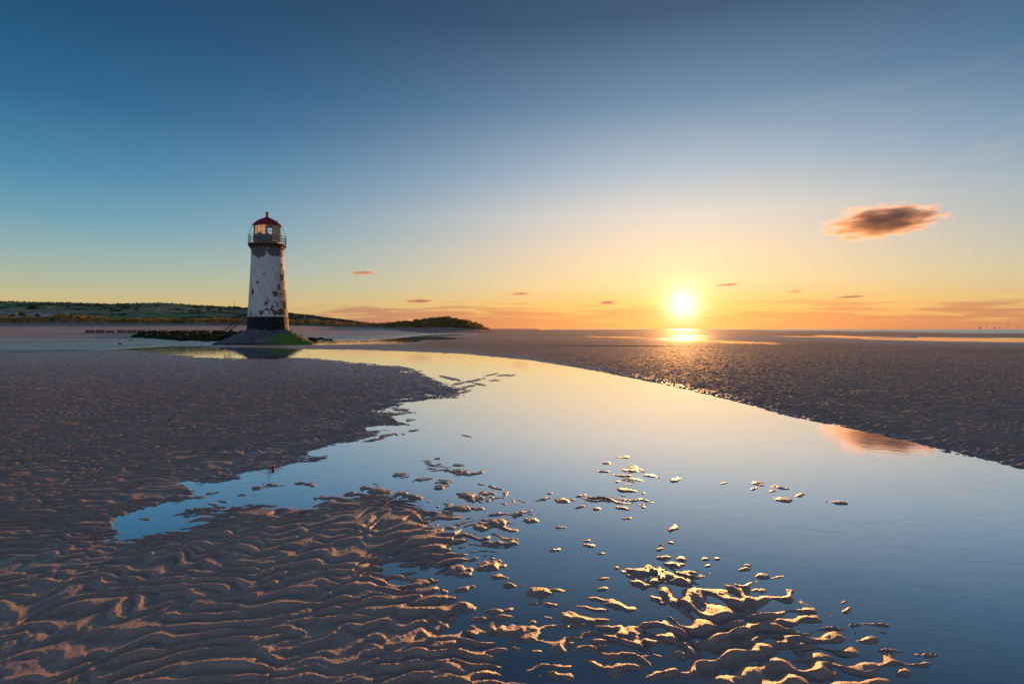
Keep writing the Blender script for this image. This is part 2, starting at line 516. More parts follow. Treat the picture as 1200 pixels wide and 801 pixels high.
def ground(X, Y, detail=True):
    px, py = to_px(X, np.maximum(Y, 0.35))
    px = np.clip(px, -2400, 2400); py = np.clip(py, 385.5, 2400)
    wx = 6 * sample(MID, 30, X * .6, Y * .6) * np.clip((py - 400) / 120, 0.02, 1)
    farw = sample(MACRO, 900, X * 0.9, Y * 0.35) * 0.9 + sample(MACRO, 900, X * 3.1 + 50, Y * 1.0) * 0.55
    py = py + np.where((py < 402) & (px > 560), farw * np.clip((402 - py) / 6, 0, 1) * np.clip((py - 386.2) / 3, 0, 1), 0)
    h = level(px + wx * 1.6, py + wx * 0.35)
    R = np.hypot(X, Y)
    # ripples
    lowv = sample(LOW, 60, X, Y)
    low2 = sample(LOW, 60, X + 23.1, Y - 11.7)
    bend = 0.30 * np.sqrt((X - 0.3) ** 2 + 1.2)
    yw = Y + bend * np.exp(-R / 30) + 0.10 * lowv + 0.035 * sample(MID, 30, X * .8, Y * .8) + 0.024 * sample(MID, 30, X * 2.3, Y * 1.1)
    xw = X + 0.12 * low2 + 0.05 * sample(MID, 30, X + 7, Y + 3)
    big = sample(R1, L1, xw * 0.92, yw)
    big2 = sample(R1, L1, -xw * 0.62 + 5.0, yw * 0.70 + 3.0)
    small = sample(R2, L2, xw * 1.1 + 2.0, yw)
    m1 = sstep(-0.9, 0.9, low2)
    rip = big * (0.0205 + 0.006 * m1) + big2 * 0.014 * (1 - 0.8 * m1) + small * 0.0025
    finer = sample(R2, L2, xw * 0.52 + 4.0, yw * 0.56) * 0.030 + small * 0.005
    mf = sstep(6.0, 10.5, R)
    rip = rip * (1 - 0.72 * mf) + finer * mf
    rough = 0.003 * sample(MID, 30, X, Y) + 0.0045 * lowv
    amp = 1.0 - 0.15 * sstep(14, 40, R)
    amp *= np.where(py < 399, np.clip((py - 386) / 5, 0.4, 1), 1)
    beach = beach_rise(X, Y)
    isb = sstep(0.0, 0.25, beach)
    amp *= 1 - 0.75 * isb
    micro = 0.0009 * sample(MICRO, 6, X, Y) * (R < 16)
    under = sstep(-0.034, -0.054, h)
    z = h + (rip * (1 - 0.55 * under) + rough * (1 - 0.3 * under)) * amp + micro
    z += np.where(R > 60, 0.03 * sample(MACRO, 900, X, Y * .5) * (h > -0.02), 0)
    fr = fragments(px, py, X, Y)
    z = np.where((fr > -0.05) & (h < 0.0), np.maximum(z, fr + micro + 0.25 * np.clip(small * 0.006, -0.004, 0.004)), z)
    bd = seg_dist(px, py, BEACH)
    dry = np.clip(bd / 1.2, 0, 1) * sstep(2.0, 12.0, Y)
    z = np.where(bd > 0, np.maximum(z, 0.05 * np.clip(bd, 0, 1)), z) + beach
    inner = np.maximum(sstep(0, 8, seg_dist(px, py, BANK_R)), sstep(4, 60, seg_dist(px, py, BANK_L)) * 0.8)
    inner = np.maximum(inner, (py < 394.5) & (px > 560))
    ground.damp = 1 - 0.97 * inner
    return z, h, dry


# ================================================================== materials
def new_mat(name):
    m = bpy.data.materials.new(name)
    m.use_nodes = True
    return m, NT(m.node_tree)


def finish(t, shader, disp=None):
    o = t.n('ShaderNodeOutputMaterial')
    t.put(o.inputs[0], shader)


def simple(name, c, rough=0.6, c2=None, nscale=3.0, bump=0.0, metal=0.0, spec=0.5, stretch=(1, 1, 1), detail=6, lo=0.35, hi=0.65):
    m, t = new_mat(name)
    p = t.n('ShaderNodeBsdfPrincipled')
    co = t.mapping(t.n('ShaderNodeTexCoord').outputs['Object'], scale=stretch)
    nz = t.noise(co, nscale, detail, 0.6)
    if c2:
        t.put(p.inputs['Base Color'], t.mix(t.mapr(nz, lo, hi, 0, 1), (*c, 1), (*c2, 1)))
    else:
        p.inputs['Base Color'].default_value = (*c, 1)
    p.inputs['Roughness'].default_value = rough
    p.inputs['Metallic'].default_value = metal
    p.inputs['Specular IOR Level'].default_value = spec
    if bump:
        b = t.n('ShaderNodeBump'); b.inputs['Strength'].default_value = bump; b.inputs['Distance'].default_value = 0.05
        t.put(b.inputs['Height'], nz); t.put(p.inputs['Normal'], b.outputs[0])
    finish(t, p.outputs[0])
    return m


def attr(t, name):
    return t.n('ShaderNodeAttribute', attribute_name=name).outputs['Fac']


# wet rippled sand
M_SAND, t = new_mat('wet_sand')
geo = t.n('ShaderNodeNewGeometry')
pos = geo.outputs['Position']
spz = t.n('ShaderNodeSeparateXYZ'); t.put(spz.inputs[0], pos)
dry = attr(t, 'dry')
n_big = t.noise(pos, 0.35, 5, 0.6)
n_mid = t.noise(pos, 6.0, 6, 0.6)
n_grain = t.noise(pos, 420.0, 3, 0.7)
n_fine = t.noise(pos, 60.0, 5, 0.65)
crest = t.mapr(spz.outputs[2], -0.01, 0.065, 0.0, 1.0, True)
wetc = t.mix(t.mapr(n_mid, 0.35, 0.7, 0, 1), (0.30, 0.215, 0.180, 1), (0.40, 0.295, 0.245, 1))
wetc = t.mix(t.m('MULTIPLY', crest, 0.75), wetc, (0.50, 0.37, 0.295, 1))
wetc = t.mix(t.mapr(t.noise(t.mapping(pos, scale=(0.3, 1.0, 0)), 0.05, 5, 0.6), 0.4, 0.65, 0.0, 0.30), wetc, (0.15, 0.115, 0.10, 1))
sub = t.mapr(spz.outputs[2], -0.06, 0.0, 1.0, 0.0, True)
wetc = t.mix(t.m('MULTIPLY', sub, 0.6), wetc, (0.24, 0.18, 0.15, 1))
dryc = t.mix(t.mapr(n_big, 0.3, 0.7, 0, 1), (0.54, 0.395, 0.335, 1), (0.66, 0.50, 0.43, 1))
colr = t.mix(dry, wetc, dryc)
colr = t.mix(t.mapr(n_grain, 0.62, 0.72, 0.0, 0.45), colr, (0.05, 0.045, 0.045, 1))
colr = t.mix(t.mapr(n_grain, 0.28, 0.36, 0.25, 0.0), colr, (0.62, 0.55, 0.48, 1))
n_sp = t.noise(pos, 105.0, 2, 0.6)
n_sp2 = t.noise(t.mapping(pos, loc=(3, 7, 1)), 150.0, 2, 0.6)
colr = t.mix(t.mapr(n_sp, 0.645, 0.68, 0.0, 0.6), colr, (0.04, 0.035, 0.035, 1))
colr = t.mix(t.mapr(n_sp2, 0.67, 0.70, 0.0, 0.85), colr, (0.70, 0.66, 0.60, 1))
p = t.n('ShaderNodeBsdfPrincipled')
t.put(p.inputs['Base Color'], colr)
rg = t.m('ADD', t.m('ADD', t.mapr(n_mid, 0.3, 0.7, 0.34, 0.48), t.mapr(attr(t, 'damp'), 0, 1, 0.30, 0.0)), t.m('MULTIPLY', dry, 0.4))
t.put(p.inputs['Roughness'], t.m('ADD', rg, t.m('MULTIPLY', crest, 0.04), clamp=True))
subm = t.mapr(spz.outputs[2], -0.006, 0.001, 0.0, 1.0)
t.put(p.inputs['Specular IOR Level'], t.m('MULTIPLY', subm, t.m('MULTIPLY', t.mapr(dry, 0, 1, 1.0, 0.2), t.mapr(attr(t, 'damp'), 0, 1, 0.05, 0.50))))
bp = t.n('ShaderNodeBump'); bp.inputs['Strength'].default_value = 0.8; bp.inputs['Distance'].default_value = 0.006
t.put(bp.inputs['Height'], t.m('ADD', t.m('MULTIPLY', n_grain, 0.6), n_fine))
t.put(p.inputs['Normal'], bp.outputs[0])
finish(t, p.outputs[0])

# water over sand: mirror by Fresnel, see-through below
M_WATER, t = new_mat('tidal_water')
pos = t.n('ShaderNodeNewGeometry').outputs['Position']
chop = attr(t, 'chop')
wn1 = t.noise(t.mapping(pos, rot=(0, 0, 0.25), scale=(1.0, 2.6, 1)), 2.2, 5, 0.55, 0.6)
wn2 = t.noise(t.mapping(pos, rot=(0, 0, -0.2), scale=(1.0, 3.2, 1)), 9.0, 4, 0.6, 0.3)
wn3 = t.noise(t.mapping(pos, scale=(1.0, 2.0, 1)), 0.5, 3, 0.5)
patch = t.mapr(wn3, 0.35, 0.7, 0.25, 1.0, True)
hgt = t.m('ADD', t.m('MULTIPLY', wn1, 0.7), t.m('MULTIPLY', t.m('MULTIPLY', wn2, 0.22), patch))
bp = t.n('ShaderNodeBump')
t.put(bp.inputs['Strength'], t.m('ADD', t.mapr(chop, 0, 1, 0.045, 0.9), t.m('MULTIPLY', t.mapr(t.noise(t.mapping(pos, rot=(0, 0, 0.3), scale=(0.35, 1, 1)), 0.35, 3, 0.6), 0.48, 0.62, 0, 1, True), 0.06))); t.put(bp.inputs['Distance'], t.mapr(chop, 0, 1, 0.02, 0.25))
t.put(bp.inputs['Height'], hgt)
inc = t.n('ShaderNodeNewGeometry').outputs['Incoming']
cosn = t.n('ShaderNodeVectorMath', operation='DOT_PRODUCT'); t.put(cosn.inputs[0], inc); t.put(cosn.inputs[1], bp.outputs[0])
frc = t.ramp(t.m('ABSOLUTE', cosn.outputs[1]), [(0, (1, 1, 1)), (0.10, (.93,) * 3), (0.25, (.80,) * 3), (0.41, (.54,) * 3), (0.52, (.36,) * 3), (1.0, (.08,) * 3)])
gl = t.n('ShaderNodeBsdfGlossy'); gl.inputs['Color'].default_value = (1, 1, 1, 1)
t.put(gl.inputs['Roughness'], t.mapr(chop, 0, 1, 0.006, 0.25)); t.put(gl.inputs['Normal'], bp.outputs[0])
tr = t.n('ShaderNodeBsdfTransparent'); tr.inputs[0].default_value = (0.66, 0.68, 0.68, 1)
mx = t.n('ShaderNodeMixShader'); t.put(mx.inputs[0], t.m('MULTIPLY', frc, t.mapr(chop, 0, 1, 1.0, 0.68))); t.put(mx.inputs[1], tr.outputs[0]); t.put(mx.inputs[2], gl.outputs[0])
finish(t, mx.outputs[0])

# ================================================================== ground sheet
def polar(rows, th):
    Rr, T = np.meshgrid(rows, th, indexing='ij')
    return Rr * np.sin(T), Rr * np.cos(T)


rows = [0.25]
r = 0.25
while r < 2.2: r *= 1.08; rows.append(r)
r = 2.6; rows = [x for x in rows if x < 2.55]
while r < 70:
    rows.append(r)
    r += min(max(0.0036 * r, 0.0105), 0.27)
pyv = 385.5 + EYE * FPX / 70.0
while pyv > 385.9:
    rows.append(EYE * FPX / (pyv - 385.5)); pyv -= 0.065
rows += [3200, 3800, 5000, 7000, 10000, 15000, 25000, 40000, 60000]
rows = np.array(rows)
fine = math.radians(50)
th = np.concatenate([np.linspace(-math.pi, -fine, 120, endpoint=False), np.linspace(-fine, fine, 1250), np.linspace(fine, math.pi, 121)[1:-1]])
X, Y = polar(rows, th)
Z, H, DRY = ground(X, Y)
sea_floor = (X ** 2 + Y ** 2 > 3000 ** 2)
Z = np.where(sea_floor, np.where(DRY > 0.5, 4.0, -0.6), Z)
nr, nc = X.shape
faces = grid_faces(nr, nc, wrap=True)
co = np.stack([X, Y, Z], -1).reshape(-1, 3)
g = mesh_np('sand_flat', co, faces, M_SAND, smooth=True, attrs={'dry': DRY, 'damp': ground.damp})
tag(g, kind='structure')
print('ground verts', len(co))

# water sheet
wrows = np.concatenate([np.geomspace(0.25, 60, 120), 1200.6 / np.linspace(19.8, 0.3, 160), [6000, 10000, 20000, 60000]])
wth = np.concatenate([np.linspace(-math.pi, -fine, 30, endpoint=False), np.linspace(-fine, fine, 220), np.linspace(fine, math.pi, 31)[1:-1]])
X, Y = polar(wrows, wth)
px, py = to_px(X, np.maximum(Y, 0.35))
chop = np.zeros(X.shape)
front = Y > 1
chop += front * sstep(-0.5, 1.0, seg_dist(px, py, [(-2500, 396), (300, 396), (400, 391.5), (510, 389), (590, 389.6), (500, 392.5), (430, 398.5), (330, 399), (240, 404), (190, 405.5), (120, 409.5), (-2500, 410)]))
chop += front * (py < 391.5) * (px > 640) * 0.9
co = np.stack([X, Y, np.zeros_like(X)], -1).reshape(-1, 3)
w = mesh_np('water', co, grid_faces(*X.shape, wrap=True), M_WATER, smooth=True, attrs={'chop': np.clip(chop, 0, 1)})
tag(w, kind='structure')


def gz(x, y):
    z, _, _ = ground(np.array([[float(x)]]), np.array([[float(y)]]))
    return float(z[0, 0])


exec_parts = []
# ================================================================== hills behind the beach
HTOP = [(-2500, 352), (-300, 354), (0, 352.5), (20, 353.6), (60, 354.2), (95, 354.8), (130, 356.4), (160, 355.6), (185, 355), (240, 358), (290, 361),
        (340, 367), (380, 372.3), (410, 376), (440, 380.5), (475, 386.5), (500, 389)]


def hill_z(X, Y):
    pxx = 600 + FPX * X / Y
    top = np.interp(pxx, [a for a, _ in HTOP], [b for _, b in HTOP])
    zt = 1.8 + (385.5 - top) * 2300 / FPX
    s = (Y - 700) / 1600.0
    s2 = np.where(s < 1, np.clip(s, 0, 1) ** 0.92, 1 - 0.35 * np.clip(s - 1, 0, 1))
    und = sample(MACRO, 900, X * .25, Y * .3) * 1.8 + sample(MACRO, 900, X * .8 + 100, Y * .8) * 1.2
    w_ = np.clip(s, 0, 1) * np.clip(1 - s, 0, 1) * 4
    return zt * s2 + und * w_ * np.clip(zt / 60, 0, 1)


pxs = np.linspace(-900, 500, 420); ys = np.concatenate([np.linspace(700, 2300, 110), np.linspace(2330, 3300, 14)])
PX, YY = np.meshgrid(pxs, ys)
XX = (PX - 600) / FPX * YY
ZZ = hill_z(XX, YY)
M_HILL, t = new_mat('hill_pasture')
pos = t.n('ShaderNodeNewGeometry').outputs['Position']
mp = t.mapping(pos, rot=(0, 0, 0.2), scale=(1 / 330, 1 / 300, 0.0))
wob = t.noise(pos, 0.004, 3, out=1)
mv = t.n('ShaderNodeVectorMath', operation='ADD'); t.put(mv.inputs[0], mp)
sv = t.n('ShaderNodeVectorMath', operation='SCALE'); t.put(sv.inputs[0], wob); sv.inputs[3].default_value = 0.25
t.put(mv.inputs[1], sv.outputs[0])
vo = t.n('ShaderNodeTexVoronoi', voronoi_dimensions='2D'); t.put(vo.inputs['Vector'], mv.outputs[0]); vo.inputs['Scale'].default_value = 1.0
sepc = t.n('ShaderNodeSeparateColor'); t.put(sepc.inputs[0], vo.outputs['Color'])
fc = t.ramp(sepc.outputs[0], [(0, (0.15, 0.25, 0.12)), (0.25, (0.19, 0.30, 0.13)), (0.45, (0.26, 0.31, 0.17)), (0.6, (0.38, 0.33, 0.21)),
                              (0.75, (0.13, 0.31, 0.12)), (0.9, (0.36, 0.31, 0.22))], 'CONSTANT')
ve = t.n('ShaderNodeTexVoronoi', voronoi_dimensions='2D', feature='DISTANCE_TO_EDGE'); t.put(ve.inputs['Vector'], mv.outputs[0]); ve.inputs['Scale'].default_value = 1.0
fc = t.mix(t.mapr(ve.outputs['Distance'], 0.02, 0.05, 1, 0), fc, (0.018, 0.032, 0.016, 1))
fc = t.mix(t.mapr(t.noise(pos, 0.03, 5), 0.3, 0.7, 0.0, 0.35), fc, (0.06, 0.07, 0.03, 1))
p = t.n('ShaderNodeBsdfPrincipled'); t.put(p.inputs['Base Color'], fc); p.inputs['Roughness'].default_value = 0.9
p.inputs['Specular IOR Level'].default_value = 0.1
finish(t, p.outputs[0])
hill = mesh_np('hills', np.stack([XX, YY, ZZ], -1).reshape(-1, 3), grid_faces(*XX.shape), M_HILL, smooth=True)
tag(hill, kind='structure')

# dunes: sand base with crest profile
DTOP = [(-900, 371), (-300, 373), (-100, 371), (0, 372), (20, 373.2), (60, 372.2), (78, 369.5), (100, 371.8), (120, 373), (135, 375.4), (160, 374.6), (180, 374), (210, 375),
        (250, 374.6), (300, 375.5), (345, 376), (380, 377.2), (400, 378.6), (440, 379.2), (466, 378.6), (482, 376.6), (498, 374.8),
        (508, 373), (526, 372.4), (540, 375.2), (548, 376), (556, 378.8), (563, 381.6), (569, 384.6), (576, 386.2)]
DBOT = [(-900, 380), (0, 379.6), (240, 380.4), (340, 382), (400, 383.2), (470, 384.2), (560, 385.6), (576, 386.6)]


def dune_z(pxx, s):
    Yd = 300 + np.where(s < 0, 125, 90) * s
    toe = np.clip(-s / 0.4, 0, 1)
    top = np.interp(pxx, [a for a, _ in DTOP], [b for _, b in DTOP]) + 0.6 + 0.55 * sample(LOW, 60, pxx * 0.45, pxx * 0.0 + 4)
    bot = np.interp(pxx, [a for a, _ in DBOT], [b for _, b in DBOT])
    zb = 1.8 + (385.5 - bot) * 300 / FPX
    zt = 1.8 + (385.5 - top) * 345 / FPX
    prof = np.where(s < 0.5, sstep(-0.08, 0.5, s), 1 - 0.45 * sstep(0.5, 1.0, s))
    Xd = (pxx - 600) / FPX * Yd
    n = sample(LOW, 60, Xd, Yd) * 0.45 + sample(LOW, 60, Xd * 2.3 + 9, Yd * 2.3) * 0.25
    prof = np.where(s < 0, 0, prof)
    zb = zb * (1 - toe) - 0.25 * toe
    return Xd, Yd, zb + (zt - zb) * prof + n * np.clip(zt - zb, 0, 3) * 0.40 * (0.15 + s * 0.8) * (1 - toe) 


pxs = np.linspace(-700, 575, 1100); ss_ = np.concatenate([np.linspace(-0.4, -0.04, 8), np.linspace(0, 1, 50)])
PX, S_ = np.meshgrid(pxs, ss_)
XX, YY, ZZ = dune_z(PX, S_)
M_DUNE = simple('dune_sand', (0.42, 0.31, 0.25), 0.9, (0.30, 0.22, 0.16), 0.5, spec=0.1)
dn = mesh_np('sand_dunes', np.stack([XX, YY, ZZ], -1).reshape(-1, 3), grid_faces(*XX.shape), M_DUNE, smooth=True)
tag(dn, kind='structure')


def leafy(name, c1, c2, c3, transl=0.35, scale=0.08):
    m, t = new_mat(name)
    pos = t.n('ShaderNodeNewGeometry').outputs['Position']
    nz = t.noise(pos, scale, 5, 0.65)
    col = t.ramp(nz, [(0.36, c1), (0.5, c2), (0.64, c3)])
    df = t.n('ShaderNodeBsdfDiffuse'); t.put(df.inputs[0], col)
    tl = t.n('ShaderNodeBsdfTranslucent'); t.put(tl.inputs[0], col)
    mx = t.n('ShaderNodeMixShader'); mx.inputs[0].default_value = transl
    t.put(mx.inputs[1], df.outputs[0]); t.put(mx.inputs[2], tl.outputs[0])
    finish(t, mx.outputs[0])
    return m


M_GRASS = leafy('marram_grass', (0.08, 0.11, 0.035), (0.24, 0.19, 0.06), (0.52, 0.29, 0.09), 0.4, 0.09)
M_SCRUB = leafy('scrub_leaves', (0.12, 0.11, 0.045), (0.30, 0.20, 0.08), (0.50, 0.28, 0.11), 0.4, 0.25)
M_TREE = leafy('woodland_leaves', (0.055, 0.078, 0.055), (0.085, 0.105, 0.068), (0.13, 0.125, 0.08), 0.15, 0.02)
M_BUSH = leafy('bush_leaves', (0.06, 0.09, 0.025), (0.22, 0.18, 0.05), (0.50, 0.26, 0.07), 0.4, 0.6)

def blades(base, h, wdt, n, spread, rg):
    """tufts: n blades from each base point"""
    m = len(base)
    b = np.repeat(base, n, 0)
    k = len(b)
    a = rg.uniform(0, 2 * np.pi, k)
    hh = np.repeat(h, n) * rg.uniform(0.6, 1.15, k)
    off = rg.normal(0, 1, (k, 2)) * spread
    lean = rg.normal(0, 0.45, (k, 2)) * hh[:, None]
    w_ = np.repeat(wdt, n)
    dx = np.cos(a) * w_; dy = np.sin(a) * w_
    p0 = np.stack([b[:, 0] + off[:, 0] - dx, b[:, 1] + off[:, 1] - dy, b[:, 2] - 0.1], -1)
    p1 = np.stack([b[:, 0] + off[:, 0] + dx, b[:, 1] + off[:, 1] + dy, b[:, 2] - 0.1], -1)
    p2 = np.stack([b[:, 0] + off[:, 0] + lean[:, 0], b[:, 1] + off[:, 1] + lean[:, 1], b[:, 2] + hh], -1)
    co = np.stack([p0, p1, p2], 1).reshape(-1, 3)
    return co, np.arange(len(co)).reshape(-1, 3)


rg = np.random.default_rng(5)
N = 15000
pxr = rg.uniform(-600, 478, N); sr = rg.uniform(0.06, 0.8, N) ** 0.9
Xg, Yg, Zg = dune_z(pxr, sr)
dens = sample(LOW, 60, Xg * 0.6 + 3, Yg * 1.2)
keep = dens > (-0.9 + 1.2 * sstep(0.35, 0.05, sr))
B = np.stack([Xg, Yg, Zg], -1)[keep]
co, fc_ = blades(B, 0.55 + 0.5 * rg.random(len(B)) + 0.35 * np.clip(dens[keep], 0, 2), np.full(len(B), 0.16), 7, 0.45, rg)
tag(mesh_np('marram_grass', co, fc_, M_GRASS), 'orange and green marram grass in tufts covering the dunes behind the beach', 'dune grass', kind='stuff')
N = 7000
pxr = rg.uniform(455, 572, N); sr = rg.uniform(0.04, 0.8, N)
Xg, Yg, Zg = dune_z(pxr, sr)
B = np.stack([Xg, Yg, Zg], -1)
lm = sample(LOW, 60, Xg * 1.5, Yg * 1.5)
co, fc_ = blades(B, 0.3 + 0.35 * rg.random(N) + 0.35 * np.clip(lm, 0, 2), np.full(N, 0.24), 8, 0.4, rg)
tag(mesh_np('dune_scrub', co, fc_, M_SCRUB), 'dark brown scrub covering the rounded headland at the end of the dunes', 'scrub', kind='stuff')


def crown_mesh(name, mat, n=260, seed=1, size=0.16):
    rg2 = np.random.default_rng(seed)
    c = rg2.normal(0, 1, (n, 3)); c /= np.linalg.norm(c, axis=1)[:, None]
    lump = 1 + 0.28 * np.sin(c[:, 0] * 5 + seed) * np.cos(c[:, 1] * 4 + seed * 2) + 0.2 * np.sin(c[:, 2] * 7)
    c = c * (rg2.uniform(0.35, 1, n) ** 0.5 * lump)[:, None] * 0.5
    c[:, 2] = np.abs(c[:, 2] + 0.12) * 1.2
    a = rg2.normal(0, 1, (n, 3, 3)) * size * 0.5
    co = (c[:, None, :] + a).reshape(-1, 3)
    co[:, 2] = np.maximum(co[:, 2], -0.02)
    me = bpy.data.meshes.new(name)
    me.from_pydata(co.tolist(), [], np.arange(n * 3).reshape(-1, 3).tolist())
    me.materials.append(mat)
    return me


M_BARK = simple('bark', (0.07, 0.05, 0.035), 0.9, (0.12, 0.09, 0.06), 8, 0.3)
# bushes on the dunes
bush_crowns = [crown_mesh('crown', M_BUSH, 320, s, 0.20) for s in (1, 2, 3)]
bm = bmesh.new()
for k in range(4):
    a = k * 1.7
    add_bar(bm, (0, 0, -0.05), (0.18 * math.cos(a), 0.18 * math.sin(a), 0.45), 0.025, 0.01, 5)
me_stem = bm_obj('stem', bm, M_BARK); stem_mesh = me_stem.data; bpy.data.objects.remove(me_stem)
BUSHES = [(8, .2, 2.4, 1.2), (17, .22, 3.6, 1.6), (27, .2, 3.2, 1.4), (52, .2, 3.0, 1.2), (63, .3, 3.6, 1.8), (75, .42, 5.0, 3.0), (84, .36, 4.6, 3.0), (92, .3, 4.6, 3.0), (97, .22, 3.0, 2.0),
          (105, .4, 3.8, 2.4), (118, .35, 3.2, 2.0), (148, .3, 4.4, 1.9), (158, .38, 3.6, 1.8), (170, .28, 4.0, 2.2), (182, .4, 3.8, 2.1), (205, .3, 3.0, 1.6), (226, .32, 3.6, 1.8),
          (246, .35, 3.4, 1.9), (262, .3, 4.2, 1.8), (350, .38, 3.4, 1.8), (362, .3, 4.0, 1.9), (377, .35, 3.0, 1.7), (390, .4, 4.0, 2.0), (407, .42, 3.4, 2.1), (420, .35, 3.0, 1.5), (436, .3, 3.6, 1.6), (478, .2, 3.0, 1.2), (505, .22, 3.2, 1.2), (524, .2, 3.4, 1.1), (537, .25, 2.8, 1.1)]
for i, (bx, s_, wd, ht) in enumerate(BUSHES):
    x, y, z = dune_z(np.array([float(bx)]), np.array([s_ * 0.9]))
    e = empty('bush', (x[0], y[0], z[0] - 0.15), i * 1.3)
    tag(e, 'low rounded orange and green bush growing among the dune grass', 'bush', 'bushes on the dunes')
    c = bpy.data.objects.new('crown', bush_crowns[i % 3]); COL.objects.link(c); c.parent = e; c.scale = (wd, wd * 0.8, ht)
    c = bpy.data.objects.new('stem', stem_mesh); COL.objects.link(c); c.parent = e; c.scale = (wd * 0.6, wd * 0.5, ht * 0.8)

# woodland belts on the hills (one mass)
def wood_mass():
    rg3 = np.random.default_rng(21)
    pts = []
    # ridge line
    for _ in range(700):
        q = rg3.uniform(-600, 440); pts.append((q, 2300 + rg3.normal(0, 25), rg3.uniform(1.0, 2.8)))
    N = 26000
    q = rg3.uniform(-600, 460, N); y = rg3.uniform(760, 2250, N)
    x = (q - 600) / FPX * y
    f = sample(MACRO, 900, x * .22 + 40, y * .45)
    edge = sample(MACRO, 900, x * 1.5, y * 1.5) * .25
    m = (f + edge > 1.65) | ((q > 300) & (f + edge > 0.5))
    m &= ~((q > -40) & (q < 95) & (y < 1250))
    for a, b in zip(q[m], y[m]): pts.append((a, b, rg3.uniform(2.0, 4.2)))
    # hedgerow lines
    for k in range(34):
        q0 = rg3.uniform(-400, 330); y0 = rg3.uniform(1300, 2150); L = rg3.uniform(20, 120); sl_ = rg3.uniform(-2.0, 2.0)
        for j in range(int(L * 0.9)):
            pts.append((q0 + j * 1.1, y0 + sl_ * j * 1.1 + rg3.normal(0, 6), rg3.uniform(1.2, 2.4)))
    P = np.array(pts)
    X_ = (P[:, 0] - 600) / FPX * P[:, 1]; Z_ = hill_z(X_, P[:, 1])
    keep = Z_ > 4
    P, X_, Z_ = P[keep], X_[keep], Z_[keep]
    ico = bmesh.new(); bmesh.ops.create_icosphere(ico, subdivisions=2, radius=1)
    iv = np.array([v.co[:] for v in ico.verts]); ifc = np.array([[v.index for v in f.verts] for f in ico.faces]); ico.free()
    n = len(P)
    s = P[:, 2][:, None, None]
    v = iv[None] * (1 + rg3.normal(0, 0.20, (n, len(iv), 1))) * s * np.array([1.25, 1.0, 1.0])
    v[:, :, 0] += X_[:, None]; v[:, :, 1] += P[:, 1][:, None]; v[:, :, 2] += Z_[:, None] + P[:, 2][:, None] * 0.35
    F = (ifc[None] + (np.arange(n) * len(iv))[:, None, None]).reshape(-1, 3)
    return v.reshape(-1, 3), F


v, F = wood_mass()
tag(mesh_np('woodland', v, F, M_TREE), 'dark belts of woodland and hedges across the green hills', 'woodland', kind='stuff')

# radio mast on the ridge
M_DARK = simple('dark_metal', (0.05, 0.05, 0.055), 0.6, (0.09, 0.07, 0.06), 3)
mp_ = at_depth(274.5, 361, 2290)
z0 = float(hill_z(np.array([mp_.x]), np.array([2290.0]))[0])
bm = bmesh.new()
top_z = at_depth(274.5, 352.5, 2290).z
for a in range(3):
    an = a * 2.094
    add_bar(bm, (1.1 * math.cos(an), 1.1 * math.sin(an), 0), (0.4 * math.cos(an), 0.4 * math.sin(an), top_z - z0), 0.28, 0.2, 4)
zz = 0
while zz < top_z - z0 - 2:
    add_bar(bm, (-0.8, 0, zz), (0.8, 0, zz + 2), 0.12, None, 4); zz += 2
mast = empty('radio_mast', (mp_.x, 2290, z0))
bm_obj('lattice', bm, M_DARK, mast)
bm = bmesh.new(); add_bar(bm, (0, 0, top_z - z0), (0, 0, top_z - z0 + 5), 0.15, 0.08, 5)
bm_obj('aerial', bm, M_DARK, mast)
tag(mast, 'tall thin dark mast standing on the hill ridge left of the lighthouse', 'mast')

# houses at the foot of the hills
M_WHITE = simple('white_render', (0.72, 0.73, 0.74), 0.7, (0.60, 0.62, 0.64), 0.6)
M_ROOF = simple('slate_roof', (0.10, 0.11, 0.13), 0.7, (0.15, 0.15, 0.16), 1.2)
M_ROOFP = simple('pale_roof', (0.46, 0.50, 0.56), 0.6, (0.36, 0.40, 0.46), 1.2)
M_WIN = simple('window_glass', (0.03, 0.035, 0.045), 0.15)


def gable(w_, d_, h_, rh, ov=0.4):
    v = [(-w_/2-ov, -d_/2-ov, h_), (w_/2+ov, -d_/2-ov, h_), (w_/2+ov, d_/2+ov, h_), (-w_/2-ov, d_/2+ov, h_), (-w_/2-ov, 0, h_+rh), (w_/2+ov, 0, h_+rh)]
    f = [(0, 1, 5, 4), (2, 3, 4, 5), (0, 4, 3), (1, 2, 5), (3, 2, 1, 0)]
    return v, f


